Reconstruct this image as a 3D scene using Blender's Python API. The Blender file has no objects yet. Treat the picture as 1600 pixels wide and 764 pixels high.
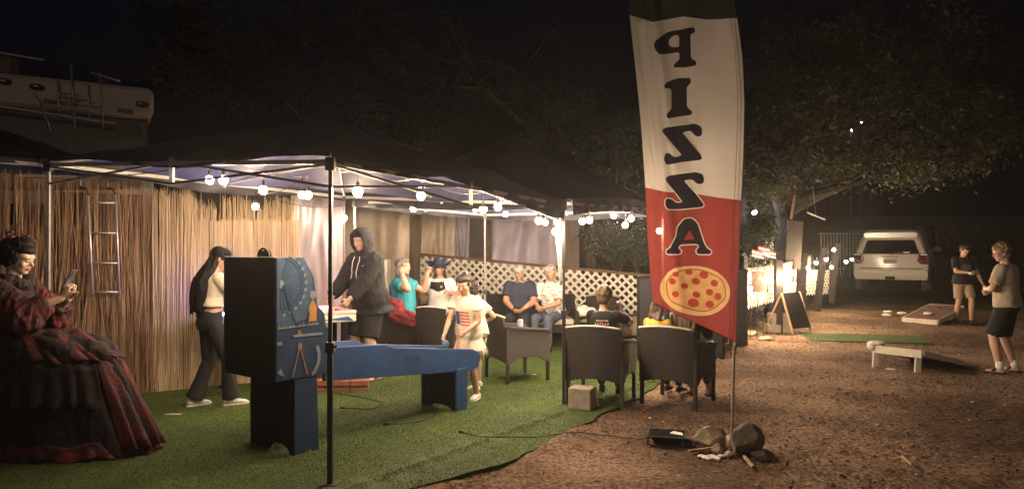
import bpy, bmesh, math, random
import numpy as np
from mathutils import Vector, Matrix, noise, Euler
from mathutils.geometry import delaunay_2d_cdt
from mathutils.bvhtree import BVHTree
random.seed(7); np.random.seed(7)
SC = bpy.context.scene
COL = SC.collection
R = math.radians
V = Vector
# ---------------------------------------------------------------- camera, world, exposure
CAMH = 1.6; HY = 388.0; F = 1100.0
cam_d = bpy.data.cameras.new('camera'); cam = bpy.data.objects.new('camera', cam_d); COL.objects.link(cam)
cam_d.sensor_width = 36.0; cam_d.lens = 36.0 * F / 1600.0
cam.location = (0, 0, CAMH)
cam.rotation_euler = (R(90) + math.atan((HY - 382.0) / F), 0, 0)
cam_d.clip_start = 0.05; cam_d.clip_end = 1000
SC.camera = cam
SC.view_settings.view_transform = 'Standard'; SC.view_settings.look = 'None'
SC.view_settings.exposure = 1.6
SC.view_settings.gamma = 1.0
W = bpy.data.worlds.new('World'); SC.world = W; W.use_nodes = True
wn = W.node_tree; bg = wn.nodes['Background']
sky = wn.nodes.new('ShaderNodeTexSky'); sky.sky_type = 'NISHITA'; sky.sun_disc = False
sky.sun_elevation = R(-4.0); sky.sun_rotation = R(200)
tint = wn.nodes.new('ShaderNodeMix'); tint.data_type = 'RGBA'; tint.blend_type = 'MULTIPLY'; tint.inputs[0].default_value = 1.0; tint.inputs[7].default_value = (.42, .55, 1.5, 1)
wn.links.new(sky.outputs[0], tint.inputs[6]); wn.links.new(tint.outputs[2], bg.inputs['Color']); bg.inputs['Strength'].default_value = 0.05
# weak warm light added from behind the viewpoint; its source is unseen
sl = bpy.data.lights.new('added_fill', 'SUN'); sl.energy = 0.055; sl.angle = R(12); sl.color = (1.0, .80, .60); so_ = bpy.data.objects.new('added_fill', sl); COL.objects.link(so_)
so_.rotation_euler = V((-.42, 1.0, -.42)).to_track_quat('-Z', 'Y').to_euler()
SC.cycles.use_denoising = True
SC.cycles.max_bounces = 6; SC.cycles.diffuse_bounces = 3; SC.cycles.glossy_bounces = 2
SC.cycles.transmission_bounces = 3; SC.cycles.transparent_max_bounces = 8; SC.cycles.volume_bounces = 0
SC.cycles.sample_clamp_indirect = 4.0; SC.cycles.use_light_tree = True
SC.cycles.caustics_reflective = False; SC.cycles.caustics_refractive = False
GLOW_DENSITY = .0017
BULB = 420.0          # emission of each lit bulb

# ---------------------------------------------------------------- helpers
def lerp(a, b, t): return a + (b - a) * t
def gz(x, y):          # height of the ground
    P = [(-50, 0), (15.5, 0), (20, .34), (25, .8), (32, 1.5), (45, 2.6), (70, 4.2), (150, 9), (500, 12)]
    for (a, b), (c, d) in zip(P, P[1:]):
        if y <= c: return b + (d - b) * max(0, (y - a) / (c - a))
    return P[-1][1]
def at(px, py, Y):     # a point of the place at depth Y in front of the viewpoint
    return V(((px - 800) / F * Y, Y, CAMH + (HY - py) / F * Y))
def gp(px, py):        # ground point
    Y = 1.0
    lo, hi = 1.5, 200.0
    for _ in range(40):
        m = (lo + hi) / 2
        if CAMH + (HY - py) / F * m > gz(0, m): lo = m
        else: hi = m
    return V(((px - 800) / F * lo, lo, gz(0, lo)))

MATS = {}
def mat(name, col, rough=.8, var=.25, scale=8.0, bump=.0, bscale=60.0, metal=0.0, emit=None, estr=0.0, col2=None,
        trans=0.0, transp=0.0, spec=.5, detail=6, coord='Object', stretch=None, sheen=0.0, alpha_noise=None):
    if name in MATS: return MATS[name]
    m = bpy.data.materials.new(name); m.use_nodes = True; nt = m.node_tree; N = nt.nodes; L = nt.links
    b = N['Principled BSDF']; out = N['Material Output']
    b.inputs['Roughness'].default_value = rough; b.inputs['Metallic'].default_value = metal
    b.inputs['Specular IOR Level'].default_value = spec
    c1 = (*col, 1); c2 = (*(col2 if col2 else [max(0, c * (1 - var)) for c in col]), 1)
    tc = N.new('ShaderNodeTexCoord'); mp = N.new('ShaderNodeMapping')
    L.new(tc.outputs[coord], mp.inputs['Vector'])
    if stretch: mp.inputs['Scale'].default_value = stretch
    if var > 0 or col2:
        n = N.new('ShaderNodeTexNoise'); n.inputs['Scale'].default_value = scale; n.inputs['Detail'].default_value = detail
        L.new(mp.outputs[0], n.inputs['Vector'])
        r = N.new('ShaderNodeValToRGB'); r.color_ramp.elements[0].position = .35; r.color_ramp.elements[1].position = .65
        r.color_ramp.elements[0].color = c2; r.color_ramp.elements[1].color = c1
        L.new(n.outputs['Fac'], r.inputs['Fac']); L.new(r.outputs['Color'], b.inputs['Base Color'])
        csock = r.outputs['Color']
    else:
        b.inputs['Base Color'].default_value = c1; csock = None
    if bump > 0:
        n2 = N.new('ShaderNodeTexNoise'); n2.inputs['Scale'].default_value = bscale; n2.inputs['Detail'].default_value = 4
        L.new(mp.outputs[0], n2.inputs['Vector'])
        bp = N.new('ShaderNodeBump'); bp.inputs['Strength'].default_value = bump; bp.inputs['Distance'].default_value = .02
        L.new(n2.outputs['Fac'], bp.inputs['Height']); L.new(bp.outputs[0], b.inputs['Normal'])
    if emit:
        b.inputs['Emission Color'].default_value = (*emit, 1); b.inputs['Emission Strength'].default_value = estr
    sh = b.outputs[0]
    if trans > 0:
        t = N.new('ShaderNodeBsdfTranslucent'); mx = N.new('ShaderNodeMixShader'); mx.inputs[0].default_value = trans
        if csock: L.new(csock, t.inputs['Color'])
        else: t.inputs['Color'].default_value = c1
        L.new(sh, mx.inputs[1]); L.new(t.outputs[0], mx.inputs[2]); sh = mx.outputs[0]
    if transp > 0:
        t = N.new('ShaderNodeBsdfTransparent'); mx = N.new('ShaderNodeMixShader'); mx.inputs[0].default_value = transp
        L.new(sh, mx.inputs[1]); L.new(t.outputs[0], mx.inputs[2]); sh = mx.outputs[0]
    if sh is not b.outputs[0]: L.new(sh, out.inputs['Surface'])
    MATS[name] = m
    return m

def link(o, parent=None):
    COL.objects.link(o)
    if parent is not None: o.parent = parent
    return o
LOCAL_ROOTS = set()      # people: their pieces are given in the person's own axes
def chain_inv(parent):
    m = Matrix.Identity(4)
    p = parent
    while p is not None:
        if p.name not in LOCAL_ROOTS: m = p.matrix_basis @ m
        p = p.parent
    return m.inverted()
def tag(o, label=None, cat=None, group=None, kind=None):
    if label: o['label'] = label
    if cat: o['category'] = cat
    if group: o['group'] = group
    if kind: o['kind'] = kind
    return o
def thing(name, label, cat, loc=(0, 0, 0), rz=0, group=None, local=False):
    o = bpy.data.objects.new(name, None); COL.objects.link(o)
    if local: LOCAL_ROOTS.add(o.name)
    o.empty_display_size = .1; o.location = loc; o.rotation_euler = (0, 0, rz)
    return tag(o, label, cat, group)
def copy_tree(o, parent=None):
    c = o.copy(); COL.objects.link(c); c.parent = parent
    for ch in list(o.children): copy_tree(ch, c)
    return c
def basis(d):
    d = d.normalized(); up = V((0, 0, 1)) if abs(d.z) < .95 else V((0, 1, 0))
    a = d.cross(up).normalized(); b = a.cross(d).normalized()
    return a, b

class MB:
    def __init__(s): s.v = []; s.f = []
    def add(s, vs, fs):
        n = len(s.v); s.v += [tuple(v) for v in vs]; s.f += [tuple(i + n for i in f) for f in fs]; return s
    def box(s, c, size, rz=0, rot=None):
        M = rot if rot is not None else Matrix.Rotation(rz, 3, 'Z')
        c = V(c); x, y, z = [q / 2 for q in size]
        vs = [c + M @ V((i * x, j * y, k * z)) for i in (-1, 1) for j in (-1, 1) for k in (-1, 1)]
        return s.add(vs, [(0, 1, 3, 2), (4, 6, 7, 5), (0, 4, 5, 1), (2, 3, 7, 6), (0, 2, 6, 4), (1, 5, 7, 3)])
    def bar(s, p0, p1, w, h=None):
        p0 = V(p0); p1 = V(p1); h = h or w; a, b = basis(p1 - p0)
        vs = [p + a * (i * w / 2) + b * (j * h / 2) for p in (p0, p1) for i, j in ((-1, -1), (1, -1), (1, 1), (-1, 1))]
        return s.add(vs, [(0, 1, 2, 3), (7, 6, 5, 4), (0, 4, 5, 1), (1, 5, 6, 2), (2, 6, 7, 3), (3, 7, 4, 0)])
    def cone(s, p0, p1, r0, r1, n=12):
        p0 = V(p0); p1 = V(p1); a, b = basis(p1 - p0); vs = []
        for p, r in ((p0, r0), (p1, r1)):
            vs += [p + (a * math.cos(2 * math.pi * i / n) + b * math.sin(2 * math.pi * i / n)) * r for i in range(n)]
        fs = [(i, (i + 1) % n, n + (i + 1) % n, n + i) for i in range(n)]
        fs += [tuple(reversed(range(n))), tuple(range(n, 2 * n))]
        return s.add(vs, fs)
    def rings(s, rings, cap=True):
        n = len(rings[0]); vs = [p for r in rings for p in r]; fs = []
        for k in range(len(rings) - 1):
            fs += [(k * n + i, k * n + (i + 1) % n, (k + 1) * n + (i + 1) % n, (k + 1) * n + i) for i in range(n)]
        if cap: fs += [tuple(reversed(range(n))), tuple(range((len(rings) - 1) * n, len(rings) * n))]
        return s.add(vs, fs)
    def tube(s, pts, r, n=6):
        pts = [V(p) for p in pts]; rs = r if isinstance(r, (list, tuple)) else [r] * len(pts); rr = []
        pa = None
        for i, p in enumerate(pts):
            d = (pts[min(i + 1, len(pts) - 1)] - pts[max(i - 1, 0)])
            if d.length < 1e-7: d = V((0, 0, 1))
            d.normalize()
            if pa is None: a, b = basis(d)
            else:
                a = (pa - d * pa.dot(d))
                if a.length < 1e-5: a, _ = basis(d)
                a.normalize(); b = a.cross(d)
            pa = a
            rr.append([p + (a * math.cos(2 * math.pi * k / n) + b * math.sin(2 * math.pi * k / n)) * rs[i] for k in range(n)])
        return s.rings(rr)
    def caps(s, p0, p1, r0, r1, n=14):     # round-ended tapered limb
        p0 = V(p0); p1 = V(p1); d = p1 - p0
        if d.length < 1e-6: return s.ball(p0, (r0,) * 3)
        d.normalize(); pts = []; rs = []
        for t in (-.98, -.8, -.5): pts.append(p0 + d * t * r0); rs.append(r0 * math.sqrt(1 - t * t))
        pts += [p0, p1]; rs += [r0, r1]
        for t in (.5, .8, .98): pts.append(p1 + d * t * r1); rs.append(r1 * math.sqrt(1 - t * t))
        a, b = basis(d); rr = []
        for p, r in zip(pts, rs):
            rr.append([p + (a * math.cos(2 * math.pi * k / n) + b * math.sin(2 * math.pi * k / n)) * r for k in range(n)])
        return s.rings(rr)
    def ball(s, c, rad, rot=None, n=16, m=10):
        c = V(c); M = rot if rot is not None else Matrix.Identity(3); rr = []
        for j in range(m + 1):
            th = math.pi * (j + .02) / (m + .04); z = -math.cos(th); q = math.sin(th)
            rr.append([c + M @ V((rad[0] * q * math.cos(2 * math.pi * i / n), rad[1] * q * math.sin(2 * math.pi * i / n), rad[2] * z)) for i in range(n)])
        return s.rings(rr)
    def prism(s, poly, fn, d0, d1):        # poly of 2-D points; fn(u, v, d) -> 3-D
        n = len(poly); vs = [fn(u, v, d0) for u, v in poly] + [fn(u, v, d1) for u, v in poly]
        fs = [tuple(range(n)), tuple(reversed(range(n, 2 * n)))] + [(i, n + i, n + (i + 1) % n, (i + 1) % n) for i in range(n)]
        return s.add(vs, fs)
    def lathe(s, c, prof, n=16, axis=None):
        c = V(c); ax = V(axis).normalized() if axis else V((0, 0, 1)); a, b = basis(ax)
        return s.rings([[c + ax * z + (a * math.cos(2 * math.pi * i / n) + b * math.sin(2 * math.pi * i / n)) * max(r, 1e-4) for i in range(n)] for r, z in prof])
    def mesh(s, name, parent=None):
        inv = chain_inv(parent) if parent is not None else None
        me = bpy.data.meshes.new(name)
        vs = [inv @ V(v) for v in s.v] if inv is not None else s.v
        me.from_pydata([tuple(v) for v in vs], [], s.f)
        bm = bmesh.new(); bm.from_mesh(me); bmesh.ops.recalc_face_normals(bm, faces=bm.faces); bm.to_mesh(me); bm.free()
        return me
    def build(s, name, m, parent=None, smooth=False, bevel=0, sharp=None):
        me = s.mesh(name, parent)
        if m: me.materials.append(m)
        if smooth:
            me.polygons.foreach_set('use_smooth', [True] * len(me.polygons))
            me.update()
            if sharp is not None:
                try: me.set_sharp_from_angle(angle=R(sharp))
                except Exception: pass
        o = bpy.data.objects.new(name, me); link(o, parent)
        if bevel:
            bv = o.modifiers.new('bevel', 'BEVEL'); bv.width = bevel; bv.segments = 2; bv.limit_method = 'ANGLE'
        return o
def soft(mb, name, m, parent=None, vox=.01, it=6, fold=0, ffreq=(6, 6, 3), seed=0, fac=.5):
    """join overlapping closed shapes into one continuous smooth surface (voxel union), then wrinkle it."""
    me = mb.mesh(name)
    o = bpy.data.objects.new(name, me); COL.objects.link(o)
    r = o.modifiers.new('r', 'REMESH'); r.mode = 'VOXEL'; r.voxel_size = vox; r.use_smooth_shade = True
    sm = o.modifiers.new('s', 'SMOOTH'); sm.factor = fac; sm.iterations = it
    dg = bpy.context.evaluated_depsgraph_get(); dg.update()
    ne = bpy.data.meshes.new_from_object(o.evaluated_get(dg))
    bpy.data.objects.remove(o)
    n = len(ne.vertices)
    co = np.empty(n * 3, np.float32); ne.vertices.foreach_get('co', co); co = co.reshape(-1, 3)
    if fold:
        no = np.empty(n * 3, np.float32); ne.vertex_normals.foreach_get('vector', no); no = no.reshape(-1, 3)
        f = np.array([noise.noise(V((c[0] * ffreq[0] + seed, c[1] * ffreq[1], c[2] * ffreq[2] + noise.noise(V((c[0] * 4, c[1] * 4, seed))) * 1.5))) +
                      .5 * noise.noise(V((c[0] * ffreq[0] * 2.3, c[1] * ffreq[1] * 2.3 + seed, c[2] * ffreq[2] * 2.3))) for c in co], np.float32)
        f = .75 - 1.5 * np.abs(f)
        co += no * (f * fold)[:, None]
    if parent is not None:
        inv = np.array(chain_inv(parent)); co = co @ inv[:3, :3].T + inv[:3, 3]
    ne.vertices.foreach_set('co', co.astype(np.float32).ravel())
    ne.name = name; ne.materials.clear(); ne.materials.append(m)
    ne.polygons.foreach_set('use_smooth', [True] * len(ne.polygons)); ne.update()
    ob = bpy.data.objects.new(name, ne); link(ob, parent)
    return ob
def raw_mesh(name, verts, faces, m, parent=None, smooth=False):
    me = bpy.data.meshes.new(name)
    me.from_pydata(verts, [], faces)
    me.materials.append(m)
    if smooth: me.polygons.foreach_set('use_smooth', [True] * len(me.polygons))
    o = bpy.data.objects.new(name, me); link(o, parent); return o
def tri_mesh(name, co, tris, m, parent=None, smooth=False):
    me = bpy.data.meshes.new(name); n = len(co); k = len(tris); w = tris.shape[1]
    me.vertices.add(n); me.vertices.foreach_set('co', co.astype(np.float32).ravel())
    me.loops.add(k * w); me.loops.foreach_set('vertex_index', tris.astype(np.int32).ravel())
    me.polygons.add(k); me.polygons.foreach_set('loop_start', np.arange(0, k * w, w, dtype=np.int32))
    me.polygons.foreach_set('use_smooth', [smooth] * k)
    me.update(calc_edges=True); me.materials.append(m)
    o = bpy.data.objects.new(name, me); link(o, parent); return o
# ---------------------------------------------------------------- materials
mat('eye_white', (.42, .40, .37), .3, 0); mat('lips', (.42, .14, .12), .5, .1)
mat('skin', (.50, .30, .21), .5, .15, 12, .08, 200); mat('skin_tan', (.40, .22, .14), .5, .15, 12, .08, 200); mat('skin_pale', (.60, .40, .31), .5, .12, 12, .08, 200)
ST = (60, 60, 4)
mat('hair_black', (.007, .006, .006), .6, .4, 3, .3, 20, stretch=(8, 8, 1), spec=.2); mat('hair_dark', (.03, .018, .012), .5, .5, 3, .4, 20, stretch=(8, 8, 1))
mat('hair_brown', (.12, .07, .035), .5, .5, 3, .4, 20, stretch=(8, 8, 1)); mat('hair_grey', (.42, .39, .36), .55, .6, 4, .4, 20, stretch=(8, 8, 1))
mat('hair_blond', (.26, .16, .08), .5, .5, 3, .4, 20, stretch=(8, 8, 1)); mat('hair_grey_brown', (.22, .19, .17), .55, .7, 4, .4, 20, stretch=(8, 8, 1))
mat('black_fabric', (.012, .012, .014), .9, .4, 14, .25, 90); mat('charcoal_fabric', (.013, .0125, .015), .9, .3, 12, .25, 90)
mat('white_rubber', (.65, .62, .56), .7, .2, 20); mat('black_rubber', (.012, .012, .012), .7, .2, 20)
mat('cream_fabric', (.68, .60, .48), .9, .15, 9, .25, 80); mat('beige_shirt', (.44, .37, .27), .9, .18, 9, .25, 80)
mat('teal_fabric', (.03, .28, .34), .85, .25, 9, .25, 80); mat('navy_fabric', (.02, .028, .055), .9, .25, 9, .25, 80)
mat('denim', (.075, .095, .135), .9, .35, 16, .3, 120); mat('dark_denim', (.02, .026, .04), .9, .3, 16, .3, 120)
mat('white_fabric', (.75, .72, .68), .9, .12, 8, .2, 70); mat('yellow_fabric', (.62, .45, .07), .9, .2, 8, .2, 70)
mat('maroon_fabric', (.20, .02, .03), .9, .35, 10, .3, 60); mat('khaki_fabric', (.34, .24, .16), .9, .2, 9, .25, 80)
mat('camo_fabric', (.10, .09, .06), .9, 0, 18, .2, 80, col2=(.02, .022, .016)); mat('blue_hat', (.012, .03, .09), .8, .3, 12, .2, 70)
mat('red_fabric', (.10, .005, .007), .75, .75, 7, .5, 40, col2=(.014, .002, .003)); mat('floral_fabric', (.018, .004, .005), .85, 0, 26, .5, 40, col2=(.003, .003, .005))
def plaid():
    m = mat('plaid_fabric', (.62, .58, .52), .9, 0); nt = m.node_tree; N = nt.nodes; b = N['Principled BSDF']
    tc = N.new('ShaderNodeTexCoord'); n = N.new('ShaderNodeTexNoise'); n.inputs['Scale'].default_value = 26; n.inputs['Detail'].default_value = 1
    mp = N.new('ShaderNodeMapping'); mp.inputs['Scale'].default_value = (.7, .7, 3.2); nt.links.new(tc.outputs['Object'], mp.inputs[0]); nt.links.new(mp.outputs[0], n.inputs['Vector'])
    r = N.new('ShaderNodeValToRGB'); r.color_ramp.elements[0].position = .56; r.color_ramp.elements[0].color = (.62, .58, .52, 1)
    r.color_ramp.elements[1].position = .60; r.color_ramp.elements[1].color = (.13, .11, .11, 1)
    nt.links.new(n.outputs['Fac'], r.inputs['Fac']); nt.links.new(r.outputs['Color'], b.inputs['Base Color'])
plaid()
mat('tent_fabric_lit', (.075, .085, .18), .6, .3, 3, .12, 14); mat('tent_fabric', (.014, .014, .022), .55, .35, 3, .12, 14, spec=.3, trans=.03)  # one canopy cloth in two colours: lit underside paler, night side darker
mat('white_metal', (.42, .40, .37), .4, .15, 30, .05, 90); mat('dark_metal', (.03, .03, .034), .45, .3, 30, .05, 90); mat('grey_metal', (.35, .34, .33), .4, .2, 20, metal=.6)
mat('wicker', (.045, .034, .028), .6, .45, 60, .6, 160, spec=.4); mat('pale_piping', (.42, .38, .33), .6, .2, 20); mat('cushion', (.40, .35, .28), .95, .2, 10, .25, 60)
mat('blue_paint', (.022, .068, .19), .5, .25, 5, .08, 30); mat('dark_blue_paint', (.015, .042, .105), .55, .3, 6, .08, 30); mat('black_paint', (.008, .007, .007), .7, .3, 6, .1, 30, spec=.15)
mat('art_blue', (.045, .10, .175), .6, .3, 20); mat('art_grey', (.20, .24, .27), .6, .3, 20); mat('art_yellow', (.50, .25, .05), .6, .3, 20); mat('art_brown', (.26, .15, .10), .6, .3, 20)
mat('lattice_paint', (.74, .68, .56), .7, .15, 14, .1, 60); mat('rail_wood', (.16, .09, .05), .8, .4, 5, .3, 30, stretch=(1, 1, 6)); mat('dark_post', (.022, .017, .015), .85, .4, 8, .3, 40)
mat('reed', (.60, .46, .28), .8, 0, 2.2, .3, 50, col2=(.42, .30, .17), coord='Object', stretch=(9, 9, .6), trans=.12)
mat('reed_dark', (.46, .30, .17), .8, 0, 2.2, .3, 50, col2=(.18, .09, .045), stretch=(9, 9, .6), trans=.12)
mat('rv_white', (.40, .33, .27), .5, .18, 2.2, .05, 20); mat('rv_dark', (.035, .028, .026), .5, .3, 4); mat('rv_brown', (.10, .055, .035), .6, .4, 6, .1, 20)
mat('glass_dark', (.008, .009, .010), .06, 0, spec=.8); mat('red_lens', (.12, .015, .015), .2, .2, 20); mat('alu', (.50, .47, .43), .35, .2, 12, metal=.5)
mat('tarp_grey', (.27, .23, .27), .32, .3, 2.5, .35, 5, spec=.6); mat('plastic_beige', (.58, .46, .35), .42, .3, 2.2, .4, 5, spec=.5, trans=.15)
mat('plastic_lavender', (.44, .39, .50), .42, .35, 1.8, .35, 4, spec=.5, trans=.1); mat('shade_black', (.014, .012, .012), .8, .3, 4); mat('wall_brown', (.28, .21, .16), .85, .3, 2.5, .15, 20)
mat('bark', (.12, .085, .055), .95, .55, 9, .8, 22, stretch=(1, 1, .3)); mat('bark_dark', (.022, .017, .013), .95, .5, 8, .8, 22, stretch=(1, 1, .3))
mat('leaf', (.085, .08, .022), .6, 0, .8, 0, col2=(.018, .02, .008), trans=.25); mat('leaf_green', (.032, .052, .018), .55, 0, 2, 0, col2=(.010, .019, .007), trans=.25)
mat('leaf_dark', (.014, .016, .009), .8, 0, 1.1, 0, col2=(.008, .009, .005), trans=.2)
mat('concrete', (.34, .29, .23), .95, .3, 14, .5, 60); mat('rock', (.50, .40, .28), .95, .55, 7, .7, 26); mat('rock_dark', (.13, .10, .075), .95, .5, 6, .8, 24)
mat('brick_red', (.30, .11, .07), .9, .3, 10, .4, 50); mat('car_white', (.48, .45, .39), .25, .04, 2, spec=.6); mat('tyre', (.07, .068, .065), .85, .3, 20)
mat('pale_wood', (.42, .26, .13), .8, .4, 5, .2, 30, stretch=(1, 1, 5)); mat('board_red', (.15, .075, .065), .8, .3, 9, .2, 50); mat('board_white', (.58, .52, .42), .7, .15, 12, .1, 40)
mat('cable_black', (.008, .008, .008), .6, 0); mat('paper_white', (.70, .66, .58), .9, .1, 20); mat('plastic_white', (.68, .66, .60), .45, .08, 10)
mat('phone_glow', (.05, .06, .1), .2, 0, emit=(.35, .5, 1.0), estr=6.0); mat('led_blue', (.05, .06, .3), .3, 0, emit=(.12, .12, 1.0), estr=80.0); mat('led_red', (.3, .04, .05), .3, 0, emit=(1, .12, .08), estr=14.0)
mat('phone_case', (.10, .10, .13), .35, .5, 60)
def bulbmat(name, col, st):
    m = bpy.data.materials.new(name); m.use_nodes = True; nt = m.node_tree; nt.nodes.clear()
    e = nt.nodes.new('ShaderNodeEmission'); e.inputs[0].default_value = (*col, 1); e.inputs[1].default_value = st
    o = nt.nodes.new('ShaderNodeOutputMaterial'); nt.links.new(e.outputs[0], o.inputs[0]); MATS[name] = m; return m
bulbmat('bulb_lit', (1.0, .73, .47), BULB * .58); bulbmat('bulb_mid', (1.0, .74, .49), BULB * 1.0); bulbmat('bulb_fence', (1.0, .73, .47), BULB * 1.6); bulbmat('bulb_bright', (1.0, .76, .52), BULB * 1.3); bulbmat('bulb_cold', (.75, .85, 1.0), BULB * .5); bulbmat('bulb_green', (.6, 1.0, .7), 9.0); bulbmat('bulb_far', (1, .9, .75), 60.0)

# ---------------------------------------------------------------- ground, turf
TURF = [(-14, 1.5), (-1.9, 3.2), (-.68, 4.68), (.05, 5.35), (.42, 6.05), (.85, 6.75), (1.23, 7.33), (1.62, 8.0), (2.0, 9.0), (1.9, 11.4), (-1.5, 12.3), (-2.3, 9.3), (-3.17, 8.5), (-4.09, 7.95), (-6.2, 6.7), (-14, 6.0)]
def inpoly(xs, ys, poly):
    r = np.zeros(xs.shape, bool)
    for (x0, y0), (x1, y1) in zip(poly, poly[1:] + poly[:1]):
        c = ((y0 > ys) != (y1 > ys)); t = (x1 - x0) * (ys - y0) / ((y1 - y0) if y1 != y0 else 1e-9) + x0
        r ^= c & (xs < t)
    return r
def axis(segs):
    out = [segs[0][0]]
    for a, b, st in segs:
        n = max(1, int(round((b - a) / st))); out += [a + (b - a) * i / n for i in range(1, n + 1)]
    return np.array(out)
gx = axis([(-600, -60, 90), (-60, -10, 5), (-10, -1.2, .5), (-1.2, 9.5, .034), (9.5, 20, .35), (20, 60, 4), (60, 600, 90)])
gy = axis([(-60, 0, 6), (0, 3, .3), (3, 9, .034), (9, 13, .06), (13, 22, .15), (22, 40, .8), (40, 90, 4), (90, 600, 50)])
XX, YY = np.meshgrid(gx, gy)
ZZ = np.vectorize(gz)(XX, YY).astype(float)
near = (XX > -1.3) & (XX < 12) & (YY > 2.9) & (YY < 19)
it = inpoly(XX, YY, TURF)
amp = np.zeros(XX.shape)
idx = np.argwhere(near & ~it)
for i, j in idx:
    p = V((XX[i, j], YY[i, j], 0))
    a = noise.fractal(p * .9, 1.0, 2.1, 3) * .026 + noise.fractal(p * 2.4, 1.0, 2.1, 3) * .010 + noise.fractal(p * 11.0, .8, 2.2, 2) * .0045
    b_ = noise.noise(p * 26.0); a += max(0, b_ - .15) * .018
    amp[i, j] = a
ZZ += amp; ZZ[it] -= .006
XH, YH = XX, YY
nx_, ny_ = len(gx), len(gy)
ii = (np.arange(ny_ - 1)[:, None] * nx_ + np.arange(nx_ - 1)[None, :]).ravel()
quads = np.stack([ii, ii + 1, ii + nx_ + 1, ii + nx_], 1)
def dirt():
    m = mat('dirt', (.30, .15, .085), 1.0, 0, spec=.1); nt = m.node_tree; N = nt.nodes; L = nt.links; b = N['Principled BSDF']
    tc = N.new('ShaderNodeTexCoord')
    def nz(sc, d, pos, cols):
        n = N.new('ShaderNodeTexNoise'); n.inputs['Scale'].default_value = sc; n.inputs['Detail'].default_value = d; L.new(tc.outputs['Object'], n.inputs['Vector'])
        r = N.new('ShaderNodeValToRGB'); r.color_ramp.elements[0].position = pos[0]; r.color_ramp.elements[1].position = pos[1]
        r.color_ramp.elements[0].color = (*cols[0], 1); r.color_ramp.elements[1].color = (*cols[1], 1); L.new(n.outputs['Fac'], r.inputs['Fac']); return r.outputs[0], n.outputs['Fac']
    a, _ = nz(.55, 9, (.40, .60), ((.15, .095, .062), (.38, .255, .172))); c, f = nz(30, 12, (.36, .60), ((.22, .15, .11), (1, 1, 1)))
    mx = N.new('ShaderNodeMix'); mx.data_type = 'RGBA'; mx.blend_type = 'MULTIPLY'; mx.inputs[0].default_value = .75
    L.new(a, mx.inputs[6]); L.new(c, mx.inputs[7])
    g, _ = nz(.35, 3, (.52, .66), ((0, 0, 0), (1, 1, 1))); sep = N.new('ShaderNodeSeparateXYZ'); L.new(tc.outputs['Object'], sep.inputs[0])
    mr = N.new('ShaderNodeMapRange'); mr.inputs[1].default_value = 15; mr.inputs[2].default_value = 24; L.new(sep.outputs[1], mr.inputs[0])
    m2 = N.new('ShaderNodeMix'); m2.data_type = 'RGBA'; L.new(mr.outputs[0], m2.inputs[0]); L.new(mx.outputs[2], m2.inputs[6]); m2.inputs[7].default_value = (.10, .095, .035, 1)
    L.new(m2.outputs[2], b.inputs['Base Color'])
    bp = N.new('ShaderNodeBump'); bp.inputs['Strength'].default_value = 1.0; bp.inputs['Distance'].default_value = .09; n3 = N.new('ShaderNodeTexNoise'); n3.inputs['Scale'].default_value = 9; n3.inputs['Detail'].default_value = 12; n3.inputs['Roughness'].default_value = .68
    L.new(tc.outputs['Object'], n3.inputs['Vector']); L.new(n3.outputs['Fac'], bp.inputs['Height']); L.new(bp.outputs[0], b.inputs['Normal']); return m
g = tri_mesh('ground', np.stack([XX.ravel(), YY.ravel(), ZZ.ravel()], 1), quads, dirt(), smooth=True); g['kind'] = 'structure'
def gh(x, y):
    j = int(np.clip(np.searchsorted(gx, x), 1, nx_ - 1)); i = int(np.clip(np.searchsorted(gy, y), 1, ny_ - 1))
    return float(max(ZZ[i, j], ZZ[i - 1, j - 1]))
# pebbles, twigs and litter
def rock_mesh(seed, sub=1):
    bm = bmesh.new(); bmesh.ops.create_icosphere(bm, subdivisions=sub, radius=1)
    for v in bm.verts: v.co *= 1 + .35 * noise.noise(v.co * 1.3 + V((seed, 0, 0)))
    vs = np.array([v.co[:] for v in bm.verts]); fs = np.array([[v.index for v in f.verts] for f in bm.faces]); bm.free(); return vs, fs
def scatter(name, protos, n, m, size, flat, yr=(3.2, 19), xr=(-1.0, 13), kind='stuff', nearw=1.6, dens=False):
    cv = []; cf = []; off = 0; rng = np.random.RandomState(len(name))
    k = 0
    while k < n:
        Y = yr[0] + (yr[1] - yr[0]) * rng.rand() ** nearw; X = rng.uniform(*xr)
        if dens and noise.fractal(V((X * .9, Y * 1.1, 3.3)), 1.0, 2.0, 4) + .10 * (X - 2.2) - .05 * (Y - 6) < rng.uniform(-.45, .45): continue
        if abs(X) > Y * .78 + .2 or inpoly(np.array([X]), np.array([Y]), TURF)[0]: continue
        vs, fs = protos[rng.randint(len(protos))]
        s = size[0] + (size[1] - size[0]) * rng.rand() ** 2; E = np.array(Euler((rng.uniform(-.5, .5), rng.uniform(-.5, .5), rng.uniform(0, 6.28))).to_matrix())
        q = (vs * np.array([1, rng.uniform(.5, 1), flat]) * s) @ E.T + np.array([X, Y, gh(X, Y) + s * flat * .25])
        cv.append(q); cf.append(fs + off); off += len(vs); k += 1
    o = tri_mesh(name, np.concatenate(cv), np.concatenate(cf), m); o['kind'] = kind; return o
RP = [rock_mesh(i * 3.3) for i in range(5)]
scatter('pebbles', RP, 9000, mat('pebble', (.33, .22, .15), .95, .5, 1.7, .3, 50), (.003, .011), .6)
scatter('pale_gravel', RP, 700, mat('pebble_pale', (.52, .44, .35), .95, .3, 1.7, .3, 50), (.004, .02), .5)
LP = []
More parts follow.
